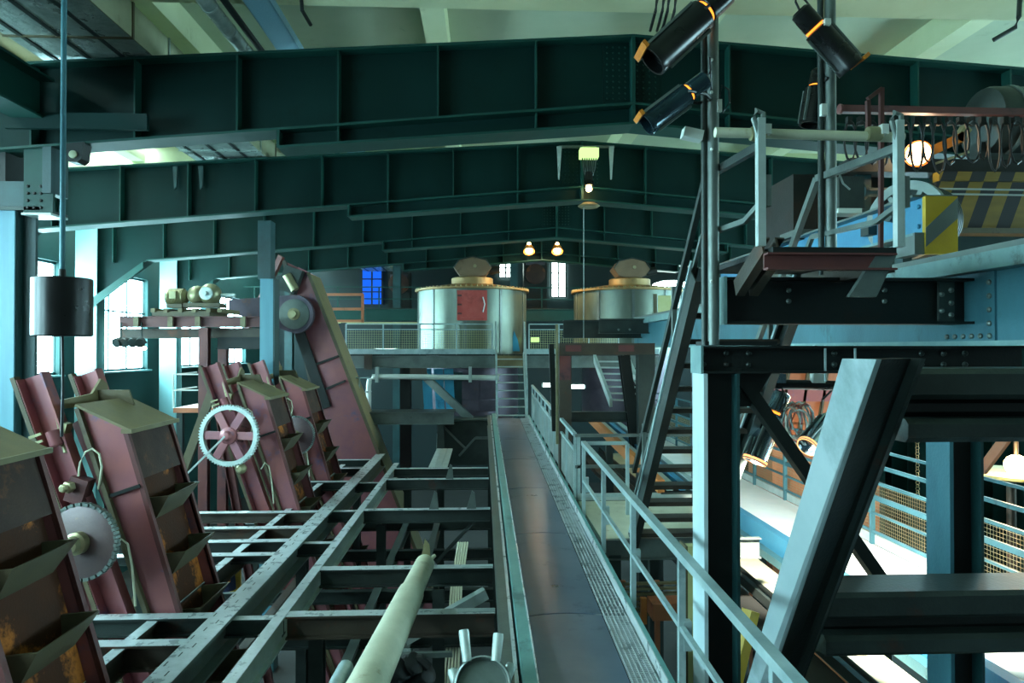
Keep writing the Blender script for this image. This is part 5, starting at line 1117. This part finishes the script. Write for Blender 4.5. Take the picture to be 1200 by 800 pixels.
gl = thing('globe_lamp', 'glaring warm lamp at the right edge above the tan tabletop', 'lamp', P(1192, 548, 9.3))
c = P(1191, 545, 9.3); MB().ball(c, .15, 16).build('bulb', 'lamp_warm', gl); MB().tube(c + Z * .1, c + Z * .45, .03, 10).build('stem', 'brown_steel', gl); MB().tube(c - Z * .1, c - Z * .16, .06, 12).build('socket', 'brown_steel', gl)
ld = bpy.data.lights.new('globe_light', 'POINT'); ld.energy = 60; ld.color = (1, .68, .3); ld.shadow_soft_size = .12
lo = bpy.data.objects.new('globe_light', ld); COL.objects.link(lo); lo.parent = gl; lo.location = c + V((-.2, -.2, .1)) - ORG[gl.name]
MB().bar(P(1150, 552, 8.0), P(1185, 505, 7.7), .08, .1).build('raking_brace', 'copper_box', rw)
for x, l in ((1075, 'left'), (1089, 'right')):
    m = MB(); a_ = P(x, 518, 11.5)
    for k in range(20): m.lathe(a_ - Z * k * .05, (1, .2, 0) if k % 2 else (.2, 1, 0), [(.028, -.006), (.034, 0), (.028, .006)], 8, cap=False)
    m.tube(a_, V((a_.x, a_.y, ZC + .2)), .008, 5); m.build('hanging_chain', 'brass', label='rusty chain hanging behind the side walkway, %s of two' % l, cat='chain')
MB().ib(W(6.4, 11.5, .32), W(16.28, 11.5, .32), .25, .16).build('chain_beam', 'dark_steel', label='dark beam carrying the two rusty chains at right', cat='beam')
yp = thing('yellow_post', 'yellow-green post behind the left column of the support frame', 'post', P(818, 800, 6.4))
p, q = P(806, 640, 6.4), P(826, 640, 6.4); MB().bx(p.x, q.x, 6.4, 6.5, -ZC, p.z - ZC).build('face', 'pale_yellow', yp); MB().bx(p.x - .02, p.x, 6.4, 6.6, -ZC, p.z - ZC).build('edge', 'olive_edge', yp)
MB().bar(P(880, 715, 6.0), P(845, 860, 5.8), .1, .12).build('yellow_strut', 'yellow_paint', label='bright yellow strut low behind the leaning strut', cat='strut')
rk = thing('slatted_rack', 'brown slatted rack in the dark below the walkway railing', 'rack', P(775, 720, 8.5))
for k in range(7): MB().bar(P(728, 684 + 6 * k, 8.6), P(812, 682 + 6 * k, 8.6), .06, .025).build('slat', 'tan_plate', rk)
for x in (730, 770, 810): MB().bar(P(x, 680, 8.65), V((P(x, 680, 8.65).x, 8.65, 0)), .06, .06, up=YV).build('upright', 'copper_box', rk)
MB().box(P(785, 712, 8.4), (.5, .3, .2)).build('drawer', 'copper_box', rk)
MB().bar(P(754, 700, 8.3), P(754, 730, 8.3), .07, .07, up=YV).build('valve', 'orange_paint', rk)

# ================================================================== SMALL LAMPS IN THE BACKGROUND
def small_lamp(px, py, yy, w_, lab, m='tube_glow'):
    c = P(px, py, yy); t = thing('strip_lamp', lab, 'lamp', c - Z * .1, 'small work lamps around the tanks')
    MB().tube(c - X * w_ / 2, c + X * w_ / 2, .06, 12).build('tube', m, t)
    for k in (-1, 1): MB().tube(c + X * k * w_ / 2, c + X * k * (w_ / 2 + .05), .075, 12).build('end_cap', 'white_plastic', t)
    MB().box(c + V((0, .1, .0)), (w_, .06, .16)).build('back_tray', 'pale_steel', t)
small_lamp(452, 411, 22.95, .7, 'bright white strip lamp on the platform railing at left')
small_lamp(644, 451, 23.6, .45, 'bright strip lamp under the platform right of the stair')
small_lamp(676, 453, 23.6, .5, 'bright strip lamp under the platform seen through the portal')
dl = thing('dome_lamp', 'bright white dome shape behind the right tank', 'lamp', P(786, 338, 27.5))
c = P(786, 338, 27.5); MB().lathe(c, Z, [(.85, 0), (.82, .1), (.65, .22), (.35, .3), (.05, .32)], 28).build('dome', 'tube_glow', dl); MB().lathe(c - Z * .06, Z, [(.9, 0), (.9, .06)], 28).build('rim', 'pale_steel', dl)
MB().tube(V((c.x, c.y, ZC - .2)), c - Z * .05, .08, 10).build('stand', 'dark_steel', dl)

lcx = thing('lamp_cluster', 'cluster of small dark lamps with a warm bulb hanging under the motor platform', 'lamps', P(150, 392, 16.6))
MB().bar(P(136, 399, 16.6), P(172, 401, 16.6), .04, .05).build('bar', 'black_steel', lcx)
for i, x in enumerate((140, 148, 157, 165)): MB().lathe(P(x, 400, 16.5), V((-.3 + .2 * i, -1, -.4)), [(.05, -.1), (.11, 0), (.11, .12)], 14).build('lamp_head', 'dark_steel', lcx)
MB().ball(P(169, 408, 16.5), .05, 10).build('bulb', 'lamp_warm', lcx)
for x in (142, 166): MB().bar(P(x, 399, 16.6), P(x, 378, 16.95), .03, .03, up=YV).build('hanger', 'dark_steel', lcx)
